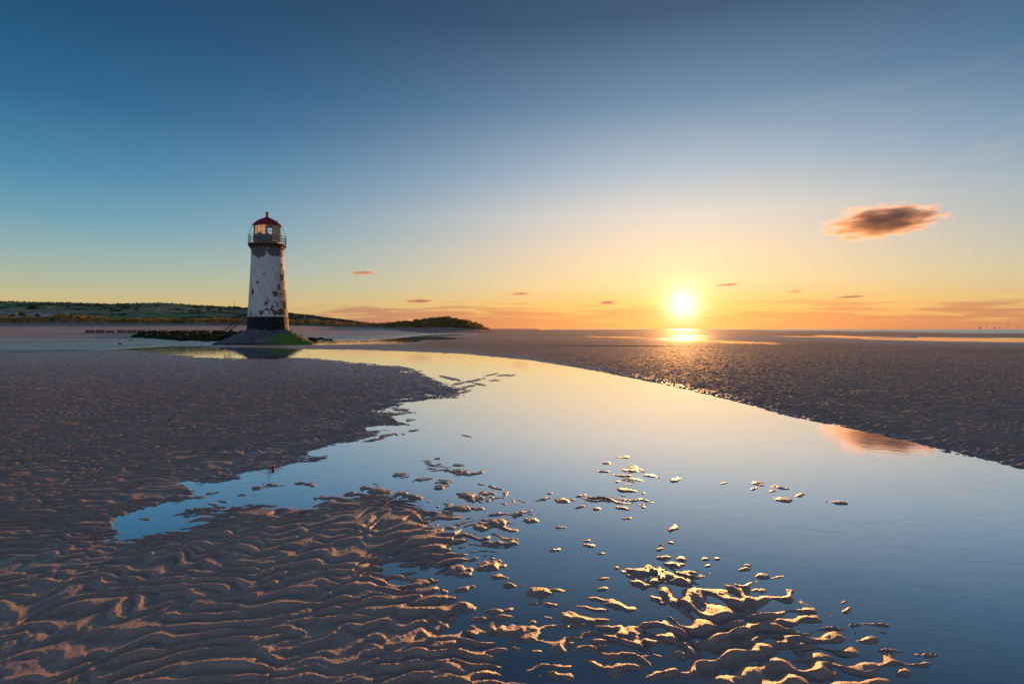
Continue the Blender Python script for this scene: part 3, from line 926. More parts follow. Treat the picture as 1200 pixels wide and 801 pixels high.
HOUSES = [(1.5, 367.5, 8, 3, 'p'), (4.2, 369.8, 7, 3, 'p'), (10, 368.2, 9, 3, 's'), (13.5, 370.6, 8, 2.6, 'p'), (8.5, 371, 7, 2.8, 's'), (18, 368.6, 7, 3, 's'), (19.5, 371.4, 6, 2.8, 'p'),
          (31, 368.8, 6, 3, 's'), (34, 370.6, 8, 3, 'p'), (37.5, 369.2, 7, 3, 's'), (40.5, 368.4, 5, 3.6, 's'), (47, 369, 7, 3, 'p'), (50, 371, 6, 3, 'p'), (53, 369.4, 6, 3.4, 's'), (56, 371.2, 6, 3, 'p'),
          (58.5, 369.6, 6, 3, 'p'), (61.5, 370.4, 6, 3, 's'), (65, 369.8, 6, 3, 'p'), (70, 369.8, 7, 2.8, 's'), (78, 369.6, 6, 2.8, 'p')]
for i, (hx, hy, wd, ht, rf) in enumerate(HOUSES):
    hy -= 1.3
    Yh = 1000 + (371.5 - hy) * 22
    p0 = at_depth(hx, hy + 1.2, Yh)
    zz = float(hill_z(np.array([p0.x]), np.array([Yh]))[0])
    e = empty('house', (p0.x, Yh, min(zz, p0.z)), math.radians(random.uniform(-25, 25)))
    hz_ = max(ht, p0.z - min(zz, p0.z) + ht)
    tag(e, 'small white house with a %s roof in the village below the hills' % ('pale blue grey' if rf == 'p' else 'dark slate'), 'house',
        'village houses with %s roofs' % ('pale' if rf == 'p' else 'dark'))
    bm = bmesh.new(); add_box(bm, (0, 0, hz_ / 2 - 0.5), (wd, 6, hz_ + 1)); bm_obj('wall', bm, M_WHITE, e)
    v_, f_ = gable(wd, 6, hz_ + 0.01, 1.8)
    me = bpy.data.meshes.new('roof'); me.from_pydata(v_, [], f_); me.materials.append(M_ROOF if rf == 's' else M_ROOFP)
    ro = bpy.data.objects.new('roof', me); COL.objects.link(ro); ro.parent = e
    for k in (-1, 1):
        bm = bmesh.new(); add_box(bm, (k * wd * 0.24, -3.02, hz_ - 1.4), (1.2, 0.08, 1.1)); bm_obj('window', bm, M_WIN, e)
# trees between the houses
tree_crowns = [crown_mesh('crown', M_TREE, 300, s, 0.2) for s in (5, 6)]
bm = bmesh.new(); add_bar(bm, (0, 0, -0.3), (0, 0, 0.5), 0.05, 0.03, 6); add_bar(bm, (0, 0, 0.2), (0.15, 0.05, 0.6), 0.02, 0.01, 5); add_bar(bm, (0, 0, 0.25), (-0.16, -0.05, 0.62), 0.02, 0.01, 5)
tr_ = bm_obj('trunk', bm, M_BARK); trunk_mesh = tr_.data; bpy.data.objects.remove(tr_)
for i, (tx, ty, sz) in enumerate([(15, 370, 6), (22, 370, 8), (25, 369.4, 9), (27.5, 370, 8), (29, 371, 6), (43, 370.4, 8), (45, 371, 7), (49, 370.6, 6), (67, 370.6, 7), (73, 370.8, 8), (82, 371, 8), (86, 371, 7), (12, 371.6, 5)]):
    Yh = 1080 if i % 2 else 960
    sz *= 0.8
    p0 = at_depth(tx, ty - 0.2, Yh)
    e = empty('tree', (p0.x, Yh, p0.z - 1), i)
    tag(e, 'dark round tree standing between the village houses', 'tree', 'trees between the village houses')
    c = bpy.data.objects.new('crown', tree_crowns[i % 2]); COL.objects.link(c); c.parent = e; c.scale = (sz, sz, sz * 0.9); c.location = (0, 0, sz * 0.2)
    c = bpy.data.objects.new('trunk', trunk_mesh); COL.objects.link(c); c.parent = e; c.scale = (sz, sz, sz)

# ================================================================== lighthouse
BASE = on_ground(314.5, 402.3)
LY = BASE.y
S = LY / FPX                       # metres per photo pixel at the lighthouse
LH = empty('lighthouse', (BASE.x, BASE.y, 0))
tag(LH, 'white round lighthouse with peeling paint, black foot band and red dome', 'lighthouse')
toC = Vector((-BASE.x, -BASE.y, 0)).normalized()
rgt = Vector((-toC.y, toC.x, 0)) * 1.0
if rgt.x < 0: rgt = -rgt


def zpx(py): return EYE + (385.5 - py) * S


zc = zpx(384.2)
zt = zpx(289.5)
prof_t = [(zc - 0.9, 23.4), (zc, 22.9), (zpx(371), 22.0), (zpx(350), 20.6), (zpx(325), 19.0), (zpx(305), 17.9), (zt, 17.4)]
M_TOWER, t = new_mat('peeling_white_paint')
peel = attr(t, 'peel'); band = attr(t, 'band'); warm = attr(t, 'stain')
oc = t.n('ShaderNodeTexCoord').outputs['Object']
nw = t.noise(oc, 1.2, 6, 0.6); nf = t.noise(oc, 9, 6, 0.7)
white = t.mix(t.mapr(nw, 0.35, 0.7, 0, 1), (0.74, 0.76, 0.74, 1), (0.58, 0.60, 0.59, 1))
white = t.mix(t.m('MULTIPLY', warm, t.mapr(nf, 0.35, 0.65, 0.15, 1)), white, (0.40, 0.31, 0.18, 1))
streak = t.noise(t.mapping(oc, scale=(3.0, 3.0, 0.18)), 1.6, 5, 0.6)
white = t.mix(t.mapr(streak, 0.55, 0.75, 0, 0.35), white, (0.40, 0.36, 0.30, 1))
black = t.mix(t.mapr(nf, 0.3, 0.7, 0, 1), (0.008, 0.010, 0.018, 1), (0.022, 0.022, 0.030, 1))
brick = t.mix(t.mapr(nf, 0.35, 0.65, 0, 1), (0.085, 0.048, 0.036, 1), (0.22, 0.11, 0.06, 1))
paint = t.mix(band, white, black)
brick = t.mix(attr(t, 'cement'), brick, t.mix(t.mapr(nf, 0.3, 0.7, 0, 1), (0.11, 0.11, 0.115, 1), (0.19, 0.175, 0.165, 1)))
colr = t.mix(peel, paint, brick)
p = t.n('ShaderNodeBsdfPrincipled'); t.put(p.inputs['Base Color'], colr); p.inputs['Roughness'].default_value = 0.7; p.inputs['Specular IOR Level'].default_value = 0.2
b = t.n('ShaderNodeBump'); b.inputs['Strength'].default_value = 0.5; b.inputs['Distance'].default_value = 0.06
t.put(b.inputs['Height'], t.m('SUBTRACT', t.m('MULTIPLY', nf, 0.5), peel)); t.put(p.inputs['Normal'], b.outputs[0])
finish(t, p.outputs[0])

nz_, na_ = 420, 360
zs = np.linspace(zc - 0.9, zt, nz_)
rad = np.interp(zs, [a for a, _ in prof_t], [b_ for _, b_ in prof_t]) * S
A = np.linspace(0, 2 * np.pi, na_, endpoint=False)
ZZ, AA = np.meshgrid(zs, A, indexing='ij'); RR = np.repeat(rad[:, None], na_, 1)
nx, ny = np.cos(AA), np.sin(AA)
uu = nx * rgt.x + ny * rgt.y; ff = nx * toC.x + ny * toC.y
arc = AA * 2.1
def fb(seed, sc0, sx=1.0):
    t_ = band_noise(512, 16, 1.2, 0.8, seed); t2 = band_noise(512, 16, 0.35, 0.8, seed + 1)
    return sample(t_, 16, arc * sc0 * sx, ZZ * sc0) + 0.5 * sample(t2, 16, arc * sc0 * sx, ZZ * sc0)
n1 = fb(31, 1.0); n2 = fb(41, 2.2); n3 = fb(51, 1.6)
pyz = 385.5 - (ZZ - EYE) / S
pxu = 314.5 + uu * RR / S
peel_v = np.zeros_like(ZZ)
SPOT = [(306, 297, 8.5, 8), (302, 293, 7, 6), (321.5, 295, 9, 8), (328, 297, 6, 6), (315, 291, 10, 2.2), (298.6, 342.5, 1.5, 4.5), (312.5, 356, 2.3, 2.3), (315.6, 352.8, 1, 1), (319, 360, 1.9, 4.5), (308.2, 366.6, 3, 3.5),
        (313, 363.6, 4, 1.0), (324, 367, 5, 3.4), (326.6, 337, 1.7, 3.6), (322.6, 344.6, 3.2, 4.2), (331.5, 344, 2.5, 6), (296.5, 368, 1, 3), (302, 369.4, 1.6, .8), (294.5, 369, .7, 1.2),
        (321.5, 354, .8, 1.2), (324, 358, 1.2, 3), (329, 312, 1.4, 3), (331, 319, 1.5, 3), (330.5, 334, 1.5, 2), (316, 367, 1, 1.5), (330, 366, 5, 4)]
frontm = ff > -0.1
for si, (sx_, sy_, a_, b_) in enumerate(SPOT):
    nf_ = 0.35 if si < 5 else 1.0
    q = ((pxu - sx_) / a_) ** 2 + ((pyz - sy_) / b_) ** 2
    peel_v = np.maximum(peel_v, np.where(frontm, 1.25 - q + nf_ * (0.35 * n2 + 0.2 * n1), 0))
# right flank: most paint gone below mid height
flank = sstep(0.55, 0.95, uu) * sstep(322, 352, pyz) + sstep(0.80, 1.0, uu) * 0.30 * sstep(300, 315, pyz)
backf = sstep(0.1, -0.6, ff) * 0.4
peel_v = np.maximum(peel_v, (flank + backf) * 1.35 + 0.42 * n1 + 0.28 * n3 - 0.72)
low = sstep(345, 371, pyz)
peel_v = np.maximum(peel_v, 0.62 * n2 + 0.2 * n3 - 2.6 + low * 1.5 + 0.2 * uu)
peel_v = sstep(0.35, 0.55, peel_v)
bandv = (pyz > 371.2).astype(float)
stain = sstep(0.3, 0.9, uu) * sstep(300, 340, pyz) * 0.8
# flaked band on the right: pale rock showing
X_ = RR * nx; Y_ = RR * ny
dep = -0.03 * peel_v * S * 4
X_ += nx * dep; Y_ += ny * dep
tower = mesh_np('tower_wall', np.stack([X_, Y_, ZZ], -1).reshape(-1, 3), grid_faces(nz_, na_, True), M_TOWER, LH, smooth=True,
                attrs={'peel': peel_v, 'band': bandv, 'stain': stain, 'cement': sstep(308, 303, pyz)})

M_RED = simple('red_dome_paint', (0.30, 0.012, 0.022), 0.5, (0.20, 0.012, 0.022), 1.5)
M_RUST = simple('rusty_iron', (0.10, 0.045, 0.025), 0.7, (0.20, 0.085, 0.035), 3)
M_FRAME = simple('lantern_frame_paint', (0.36, 0.30, 0.22), 0.5, (0.22, 0.12, 0.07), 3)
M_PANEL = simple('grey_panel', (0.16, 0.18, 0.23), 0.6, (0.22, 0.24, 0.30), 2)
M_CURT = simple('lamp_housing_cream', (0.66, 0.60, 0.50), 0.8, (0.52, 0.45, 0.34), 1.5)
M_GLASS, t = new_mat('lantern_glass')
fr = t.n('ShaderNodeFresnel'); fr.inputs[0].default_value = 1.5
gl = t.n('ShaderNodeBsdfGlossy'); gl.inputs['Roughness'].default_value = 0.05
tr = t.n('ShaderNodeBsdfTransparent'); tr.inputs[0].default_value = (0.97, 0.98, 0.98, 1)
mx = t.n('ShaderNodeMixShader'); t.put(mx.inputs[0], fr.outputs[0]); t.put(mx.inputs[1], tr.outputs[0]); t.put(mx.inputs[2], gl.outputs[0])
finish(t, mx.outputs[0])

zd = zpx(287.0)                     # top of the gallery deck
gr = 21.0 * S
bm = bmesh.new()
add_lathe(bm, [(17.2 * S, zt - 0.12), (18.0 * S, zt - 0.02), (18.6 * S, zt + 0.10), (gr, zt + 0.14), (gr, zd), (12 * S, zd + 0.004)], 64)
deck = bm_obj('gallery_deck', bm, M_RUST, LH)
bm = bmesh.new()
for k in range(20):
    bm = bmesh.new()
    a = 2 * math.pi * k / 20
    c = Vector((math.cos(a), math.sin(a), 0))
    add_bar(bm, c * 17.3 * S + Vector((0, 0, zt - 0.38)), c * 20.3 * S + Vector((0, 0, zt + 0.12)), 0.06, None, 5)
    bm_obj('gallery_bracket', bm, M_RUST, LH)
# railing
rail = bmesh.new()
rh = 9.2 * S
npost = 20
for k in range(npost):
    a = 2 * math.pi * k / npost
    c = Vector((math.cos(a), math.sin(a), 0)) * (gr - 0.06)
    add_bar(rail, c + Vector((0, 0, zd)), c + Vector((0, 0, zd + rh)), 0.035, None, 5)
for hh in (0.35, 0.68, 1.0):
    for k in range(48):
        a0 = 2 * math.pi * k / 48; a1 = 2 * math.pi * (k + 1) / 48
        add_bar(rail, Vector((math.cos(a0), math.sin(a0), 0)) * (gr - 0.06) + Vector((0, 0, zd + rh * hh)),
                Vector((math.cos(a1), math.sin(a1), 0)) * (gr - 0.06) + Vector((0, 0, zd + rh * hh)), 0.03 if hh == 1.0 else 0.018, None, 4)
bm_obj('railing', rail, M_RUST, LH)
# lantern room
zl0, zl1 = zd, zpx(264.8)
lr = 14.2 * S
NS = 16
bm = bmesh.new(); add_lathe(bm, [(lr * 1.0, zl0), (lr * 1.0, zl0 + 0.35), (lr * .9, zl0 + 0.352)], NS); bm_obj('lantern_base', bm, M_FRAME, LH)
fm = bmesh.new()
def lp(k, z, r_=lr): return Vector((r_ * math.cos(2 * math.pi * k / NS), r_ * math.sin(2 * math.pi * k / NS), z))
for k in range(NS):
    add_bar(fm, lp(k, zl0 + 0.3), lp(k, zl1), 0.032, None, 5)
for f_ in (0.28, 0.46, 0.64, 0.82, 1.0):
    for k in range(NS):
        zq = zl0 + (zl1 - zl0) * f_
        add_bar(fm, lp(k, zq), lp(k + 1, zq), 0.018, None, 4)
bm_obj('lantern_frame', fm, M_FRAME, LH)
gm = bmesh.new()
for k in range(NS):
    q = [gm.verts.new(v_) for v_ in (lp(k, zl0 + 0.352, lr * .985), lp(k + 1, zl0 + 0.352, lr * .985), lp(k + 1, zl1, lr * .985), lp(k, zl1, lr * .985))]
    gm.faces.new(q)
bm_obj('lantern_glazing', gm, M_GLASS, LH)
# solid lower panels on the left and pale translucent sheets added to brighten the panes
ang_c = math.atan2(toC.y, toC.x); 
bm = bmesh.new()
for k in range(NS):
    am = 2 * math.pi * (k + .5) / NS
    n_ = Vector((math.cos(am), math.sin(am), 0))
    if n_.dot(toC) > -0.3 and n_.dot(rgt) < 0.22:
        c = n_ * lr * 1.03; c.z = zl0 + 0.72
        add_box(bm, c, (0.05, 2 * lr * math.sin(math.pi / NS) * 1.02, 0.74), am)
bm_obj('solid_panel', bm, M_PANEL, LH)
bm = bmesh.new()
add_lathe(bm, [(lr * .40, zl0 + 0.36), (lr * .40, zl0 + 0.7), (lr * .22, zl0 + .8), (lr * .30, zl0 + 1.0), (lr * .20, zl0 + 1.35), (lr * .05, zl0 + 1.5)], 24)
bm_obj('lamp_housing', bm, M_CURT, LH, smooth=False)
M_BRIGHTENER, t = new_mat('pane_brightener_cloth')  # sheet added inside the lantern so that its panes glow pale
bc = t.mix(t.mapr(t.noise(t.n('ShaderNodeTexCoord').outputs['Object'], 1.6, 4), .35, .65, 0, 1), (0.94, 0.96, 0.96, 1), (0.90, 0.88, 0.80, 1))
df = t.n('ShaderNodeBsdfDiffuse'); t.put(df.inputs[0], bc); tl = t.n('ShaderNodeBsdfTranslucent'); t.put(tl.inputs[0], bc)
mx = t.n('ShaderNodeMixShader'); mx.inputs[0].default_value = 0.45; t.put(mx.inputs[1], df.outputs[0]); t.put(mx.inputs[2], tl.outputs[0])
finish(t, mx.outputs[0])
bm = bmesh.new()
zb1 = zl1 - 0.08
for k in range(NS):
    am = 2 * math.pi * (k + .5) / NS
    n_ = Vector((math.cos(am), math.sin(am), 0))
    if n_.dot(toC) > -0.35 and k % 5 != 3:
        a_, b_ = lp(k, 0, lr * .93), lp(k + 1, 0, lr * .93)
        q = [bm.verts.new((p_.x, p_.y, z_)) for p_, z_ in ((a_, zl0 + .4), (b_, zl0 + .4), (b_, zb1), (a_, zb1))]
        bm.faces.new(q)
bm_obj('pane_brightener', bm, M_BRIGHTENER, LH)
# dome
dz = zl1
pts = [(16.2, -.06), (16.2, .05), (15.4, .32), (13.8, 2.2), (11.4, 4.2), (8.6, 6.0), (5.6, 7.4), (3.0, 8.6), (2.1, 9.4)]
bm = bmesh.new()
add_lathe(bm, [(r_ * S, dz + h_ * S) for r_, h_ in pts], 16)
dome = bm_obj('dome', bm, M_RED, LH)
bm = bmesh.new()
for k in range(16):
    a = 2 * math.pi * k / 16
    for (r0, h0), (r1, h1) in zip(pts[1:], pts[2:]):
        add_bar(bm, (r0 * S * math.cos(a), r0 * S * math.sin(a), dz + h0 * S), (r1 * S * math.cos(a), r1 * S * math.sin(a), dz + h1 * S), 0.03, None, 4)
bm_obj('rib', bm, M_RED, dome)
bm = bmesh.new()
add_lathe(bm, [(1.5 * S, dz + 9.0 * S), (1.25 * S, dz + 13.6 * S), (1.75 * S, dz + 13.9 * S), (1.75 * S, dz + 14.8 * S), (1.0 * S, dz + 15.7 * S), (0.05, dz + 16.0 * S)], 16)
bm_obj('ventilator', bm, M_RED, LH)
bm = bmesh.new()
add_bar(bm, rgt * 11.2 * S + Vector((0, 0, dz + 3.4 * S)), rgt * 11.2 * S + Vector((0, 0, dz + 6.4 * S)), 0.07, 0.09, 6)
bm_obj('vent_pipe', bm, M_RED, LH)
bm = bmesh.new()
for k in range(8):
    bm = bmesh.new()
    a = ang_c + math.pi / 2 + 2 * math.pi * k / 8
    add_bar(bm, (15.8 * S * math.cos(a), 15.8 * S * math.sin(a), dz), ((gr - .06) * math.cos(a), (gr - .06) * math.sin(a), zd + rh), 0.022, None, 4)
    bm_obj('stay', bm, M_RUST, LH)
# windows on the right flank
for (wx_, wy_, ww, wh) in ((329.2, 325.6, 0.34, 0.66), (331.2, 357.5, 0.42, 0.95)):
    zz = zpx(wy_)
    r0 = np.interp(zz, [a for a, _ in prof_t], [b_ for _, b_ in prof_t]) * S
    u_ = min(0.93, (wx_ - 314.5) * S / r0)
    n_ = rgt * u_ + toC * math.sqrt(1 - u_ * u_)
    am = math.atan2(n_.y, n_.x)
    bm = bmesh.new()
    for sy_, sz_, oy, oz in ((0.10, wh + .2, -ww / 2 - .05, 0), (0.10, wh + .2, ww / 2 + .05, 0), (ww, .1, 0, wh / 2 + .05), (ww, .1, 0, -wh / 2 - .05)):
        c = n_ * (r0 + 0.01) + Vector((-n_.y, n_.x, 0)) * oy; c.z = zz + oz
        add_box(bm, c, (0.16, sy_, sz_), am)
    wf = bm_obj('window_frame', bm, M_FRAME, LH)
    bm = bmesh.new(); c = n_ * (r0 + 0.0); c.z = zz; add_box(bm, c, (0.07, ww, wh), am); bm_obj('pane', bm, M_WIN, wf)
# stone apron round the foot
M_APRON, t = new_mat('apron_stone')
al = attr(t, 'algae'); wet = attr(t, 'wet')
oc = t.n('ShaderNodeTexCoord').outputs['Object']
n1_ = t.noise(oc, 1.3, 6, 0.65); n2_ = t.noise(oc, 8, 5, 0.7)
stone = t.mix(t.mapr(n1_, 0.35, 0.65, 0, 1), (0.07, 0.08, 0.098, 1), (0.15, 0.155, 0.165, 1))
vo = t.n('ShaderNodeTexVoronoi', feature='DISTANCE_TO_EDGE'); t.put(vo.inputs['Vector'], t.mapping(oc, scale=(1.1, 1.1, 2.2)))
stone = t.mix(t.mapr(vo.outputs['Distance'], 0.0, 0.05, 0.6, 0), stone, (0.07, 0.07, 0.075, 1))
stone = t.mix(wet, stone, (0.012, 0.013, 0.012, 1))  # near-black shade line along the foot, painted into the stone colour
green = t.mix(t.mapr(n2_, 0.3, 0.7, 0, 1), (0.05, 0.12, 0.008, 1), (0.20, 0.30, 0.018, 1))
p = t.n('ShaderNodeBsdfPrincipled'); t.put(p.inputs['Base Color'], t.mix(al, stone, green)); p.inputs['Roughness'].default_value = 0.62
b = t.n('ShaderNodeBump'); b.inputs['Strength'].default_value = 0.7; b.inputs['Distance'].default_value = 0.08; t.put(b.inputs['Height'], n2_)
t.put(p.inputs['Normal'], b.outputs[0])
finish(t, p.outputs[0])
nr_, na_ = 60, 240
tt = np.linspace(0, 1, nr_); A = np.linspace(0, 2 * np.pi, na_, endpoint=False)
TT, AA = np.meshgrid(tt, A, indexing='ij')
nx, ny = np.cos(AA), np.sin(AA)
uu = nx * rgt.x + ny * rgt.y; ff = nx * toC.x + ny * toC.y
Rout = (60 + -4 * uu) * S * (1 - 0.10 * np.clip(ff, 0, 1)) + 0.25 * sample(band_noise(256, 16, 2.5, .7, 3), 16, AA * 2.5, AA * 0)
Rin = 20 * S
RR = Rin + (Rout - Rin) * TT
HZ = -0.1 + (zc + 0.12) * ((1 - TT) ** 1.28)
HZ += 0.05 * sample(band_noise(256, 16, 1.3, .8, 4), 16, RR * nx, RR * ny) * (TT < .95)
nal = sample(band_noise(256, 16, 1.2, .9, 6), 16, RR * nx, RR * ny)
algae = sstep(-0.15, 0.35, uu * 1.15 + 0.30 * (TT - 0.3) + 0.16 * nal - 0.12) * sstep(0.25, 0.38, TT + 0.08 * nal)
foot_shadev = sstep(0.16, 0.06, HZ + 0.03 * nal)  # mask of the shade line painted just above the waterline
ap = mesh_np('stone_apron', np.stack([RR * nx, RR * ny, HZ], -1).reshape(-1, 3), grid_faces(nr_, na_, True)[:, ::-1], M_APRON, LH, smooth=True,
             attrs={'algae': algae, 'wet': foot_shadev})

# steps up to the door
ST = empty('metal_staircase', (BASE.x, BASE.y, 0))
tag(ST, 'rusty metal staircase with handrails leaning against the left of the lighthouse', 'staircase')
def sp(pxx, pyy, off=0.0):
    v_ = at_depth(pxx, pyy, LY + off); v_.x -= BASE.x; v_.y -= BASE.y
    return v_
for q0, q1, off in (((261.8, 388.4), (284.5, 369.6), 0.8), ((267.2, 388.8), (289.5, 371.0), -0.1)):
    bm = bmesh.new(); add_bar(bm, sp(*q0, off), sp(*q1, off), 0.065, None, 6); bm_obj('stringer', bm, M_RUST, ST)
for k in range(13):
    f_ = (k + .5) / 13
    a = sp(267.2, 388.8, -0.1).lerp(sp(289.5, 371.0, -0.1), f_); bb = sp(261.8, 388.4, 0.8).lerp(sp(284.5, 369.6, 0.8), f_)
    bm = bmesh.new(); add_bar(bm, a, bb, 0.018, None, 5); bm_obj('tread', bm, M_RUST, ST)
bm = bmesh.new()
a = sp(286, 370.2, 0.33); b2 = sp(291.6, 370.2, 0.33)
add_box(bm, (a + b2) / 2, ((b2 - a).length, 0.95, 0.10)); bm_obj('landing', bm, M_RUST, ST)
for off in (-0.12, 0.78):
    bm = bmesh.new()
    p0, p1 = sp(262.5, 381, off), sp(285.5, 363.0, off)
    add_bar(bm, p0, p1, 0.028, None, 5)
    add_bar(bm, p0.lerp(sp(262.5, 388.8, off), .45), p1.lerp(sp(286, 370.4, off), .45), 0.018, None, 5)
    add_bar(bm, p1, sp(291.6, 363.0, off), 0.028, None, 5)
    for f_ in (0, .2, .4, .6, .8, 1):
        add_bar(bm, p0.lerp(p1, f_), sp(262.5, 388.8, off).lerp(sp(286, 370.4, off), f_), 0.022, None, 5)
    bm_obj('handrail', bm, M_RUST, ST)
# ================================================================== groyne
M_WOOD = simple('groyne_timber', (0.20, 0.085, 0.035), 0.85, (0.10, 0.05, 0.028), 2.0, 0.5, stretch=(0.4, 1, 4))
GY = 150.0
gs = GY / FPX
M_WEED = simple('seaweed_rock', (0.008, 0.011, 0.006), 0.85, (0.022, 0.045, 0.010), 1.4, 0.8, spec=0.15, lo=.4, hi=.62)
glabels = {0: 'outermost brown groyne panel at the left end of the row', 1: 'brown groyne panel second from the left end of the row',
           2: 'brown groyne panel third from the left end of the row'}
gx = [100.7, 113.2, 124.8, 138.0, 149.5, 161.5, 174.0, 186.5, 199.0, 211.5, 224.0, 236.5, 249.0]
for i, x0 in enumerate(gx):
    wdt = (10.6 if i not in (2,) else 8.8) * gs
    hz_ = (3.6 - (0.4 if i in (2, 8) else 0) - 0.02 * i) * gs
    c = at_depth(x0 + 5.2, 391.2, GY + 0.6 * (i % 2)); c.z = gz(c.x, c.y) - 0.02
    e = empty('groyne_panel', (c.x, c.y, c.z), 0.02 * ((i * 7) % 5 - 2))
    lab = ('weathered brown timber groyne panel, number %s from the left in the row' % ['one', 'two', 'three', 'four', 'five', 'six', 'seven', 'eight', 'nine', 'ten', 'eleven', 'twelve', 'thirteen'][i])
    if i == 0: lab = 'brown timber groyne panel at the outer left end of the row on the beach'
    if i == 12: lab = 'brown timber groyne panel nearest the lighthouse steps'
    tag(e, lab, 'groyne panel', 'timber panels of the groyne')
    for k in range(3):
        bm = bmesh.new(); add_box(bm, (0, 0, hz_ * (k + .5) / 3), (wdt - 0.05 * k, 0.16, hz_ / 3 - 0.03)); bm_obj('plank', bm, M_WOOD, e)
    for sx_ in (-1, 1):
        bm = bmesh.new(); add_box(bm, (sx_ * wdt * 0.44, -0.19, hz_ * 0.42 - 0.3), (0.20, 0.20, hz_ * 0.98 + 0.6)); bm_obj('post', bm, M_WOOD, e)


def rock_mesh(seed, mat, sub=3, name='rock', rough=0.35):
    bm = bmesh.new()
    bmesh.ops.create_icosphere(bm, subdivisions=sub, radius=1)
    r_ = random.Random(seed)
    ph = [(Vector((r_.gauss(0, 1), r_.gauss(0, 1), r_.gauss(0, 1))).normalized(), r_.uniform(1.5, 5), r_.uniform(0, 6)) for _ in range(9)]
    for v_ in bm.verts:
        n_ = v_.co.normalized()
        dd = sum(math.sin(n_.dot(a) * f_ + p_) / f_ for a, f_, p_ in ph)
        v_.co *= 1 + rough * dd
        v_.co.z *= 0.7
    me = bpy.data.meshes.new(name); bm.to_mesh(me); bm.free()
    me.materials.append(mat)
    return me


rocks = [rock_mesh(s, M_WEED) for s in range(5)]
rr = random.Random(9)
def put_rock(x, y, z, s, lab, grp=None, name='rock', mesh=None, cat='rock', sc3=None):
    o = bpy.data.objects.new(name, mesh or rr.choice(rocks)); COL.objects.link(o)
    o.location = (x, y, z); o.rotation_euler = (rr.uniform(-.3, .3), rr.uniform(-.3, .3), rr.uniform(0, 6.28))
    o.scale = sc3 or (s * rr.uniform(.9, 1.5), s * rr.uniform(.8, 1.3), s * rr.uniform(.6, .9))
    tag(o, lab, cat, grp)
    return o
count = 0
while count < 230:
    px_ = rr.uniform(160, 285); f_ = (px_ - 160) / 125
    Yr = rr.uniform(93 - 12 * f_ + 22 * (1 - min(1, f_ * 2)), 148)
    x = (px_ - 600) / FPX * Yr
    if (x - BASE.x) ** 2 + (Yr - BASE.y) ** 2 < 6.8 ** 2: continue
    cap = 0.12 + 0.75 * f_ ** .6 * sstep(85, 135, np.array(Yr))
    s = rr.uniform(0.35, 0.95)
    z = max(gz(x, Yr), 0) + float(cap) * rr.uniform(0, .55)
    put_rock(x, Yr, z, s, 'dark boulder covered in green seaweed below the timber groyne', 'seaweed covered boulders by the groyne')
    count += 1
# heap carrying the foot of the steps
for k in range(26):
    x = BASE.x + rr.uniform(-7.4, -4.2); y = BASE.y + rr.uniform(1.6, 5.5)
    put_rock(x, y, rr.uniform(0.1, 0.85), rr.uniform(.45, .8), 'dark seaweed covered rock heaped at the foot of the metal staircase', 'rocks heaped at the foot of the staircase')
# low rocks to the right of the apron
for k in range(16):
    px_ = 366 + 23 * (k / 15) ; Yr = on_ground(px_, 397.6 + rr.uniform(-.5, 1.0)).y
    put_rock((px_ - 600) / FPX * Yr, Yr, 0.0, rr.uniform(.28, .5) * (1.25 - k / 20), 'small dark rock at the water edge right of the lighthouse apron', 'small rocks right of the lighthouse apron')
def ground_thing(px_, py_):
    p0 = on_ground(px_, py_); return p0.x, p0.y, max(gz(p0.x, p0.y), 0.0)
M_DROCK = simple('dark_rock', (0.035, 0.026, 0.022), 0.7, (0.07, 0.05, 0.035), 2, 0.5)
dark_rock = rock_mesh(77, M_DROCK)
x, y, z = ground_thing(540.5, 389.2)
put_rock(x, y, z + 0.1, 1, 'dark low boulder alone on the sand in front of the headland', None, 'boulder', dark_rock, 'boulder', (1.5, .9, .8))
x, y, z = ground_thing(141, 403.3)
put_rock(x, y, 0.04, 1, 'small dark stone standing in the stream left of the groyne reflection', None, 'stone', dark_rock, 'stone', (.24, .18, .16))
x, y, z = ground_thing(152.5, 399.6)
put_rock(x, y, 0.03, 1, 'flat dark stone at the far edge of the stream', None, 'stone', dark_rock, 'stone', (.35, .2, .10))
x, y, z = ground_thing(198.6, 494.5)
put_rock(x, y, z + .015, 1, 'small dark brown stone alone on the rippled sand left of the pool', None, 'stone', dark_rock, 'stone', (.032, .026, .034))

# red can at the pool's edge
M_CAN = simple('red_can_paint', (0.30, 0.02, 0.035), 0.35, (0.20, 0.015, 0.03), 20)
M_ALU = simple('can_metal', (0.5, 0.5, 0.5), 0.3, metal=1.0)
x, y, _ = ground_thing(319.8, 549.2)
can = empty('drinks_can', (x, y, max(gz(x, y), -0.01)), 0.3)
tag(can, 'small red can standing at the left edge of the pool', 'can')
bm = bmesh.new(); add_lathe(bm, [(.015, -.01), (.019, -.004), (.0195, .02), (.0180, .030), (.0195, .045), (.017, .054)], 20); bm_obj('body', bm, M_CAN, can, True)
bm = bmesh.new(); add_lathe(bm, [(.0172, .0545), (.0165, .057), (.0155, .0562), (.002, .0558)], 20); bm_obj('lid', bm, M_ALU, can)

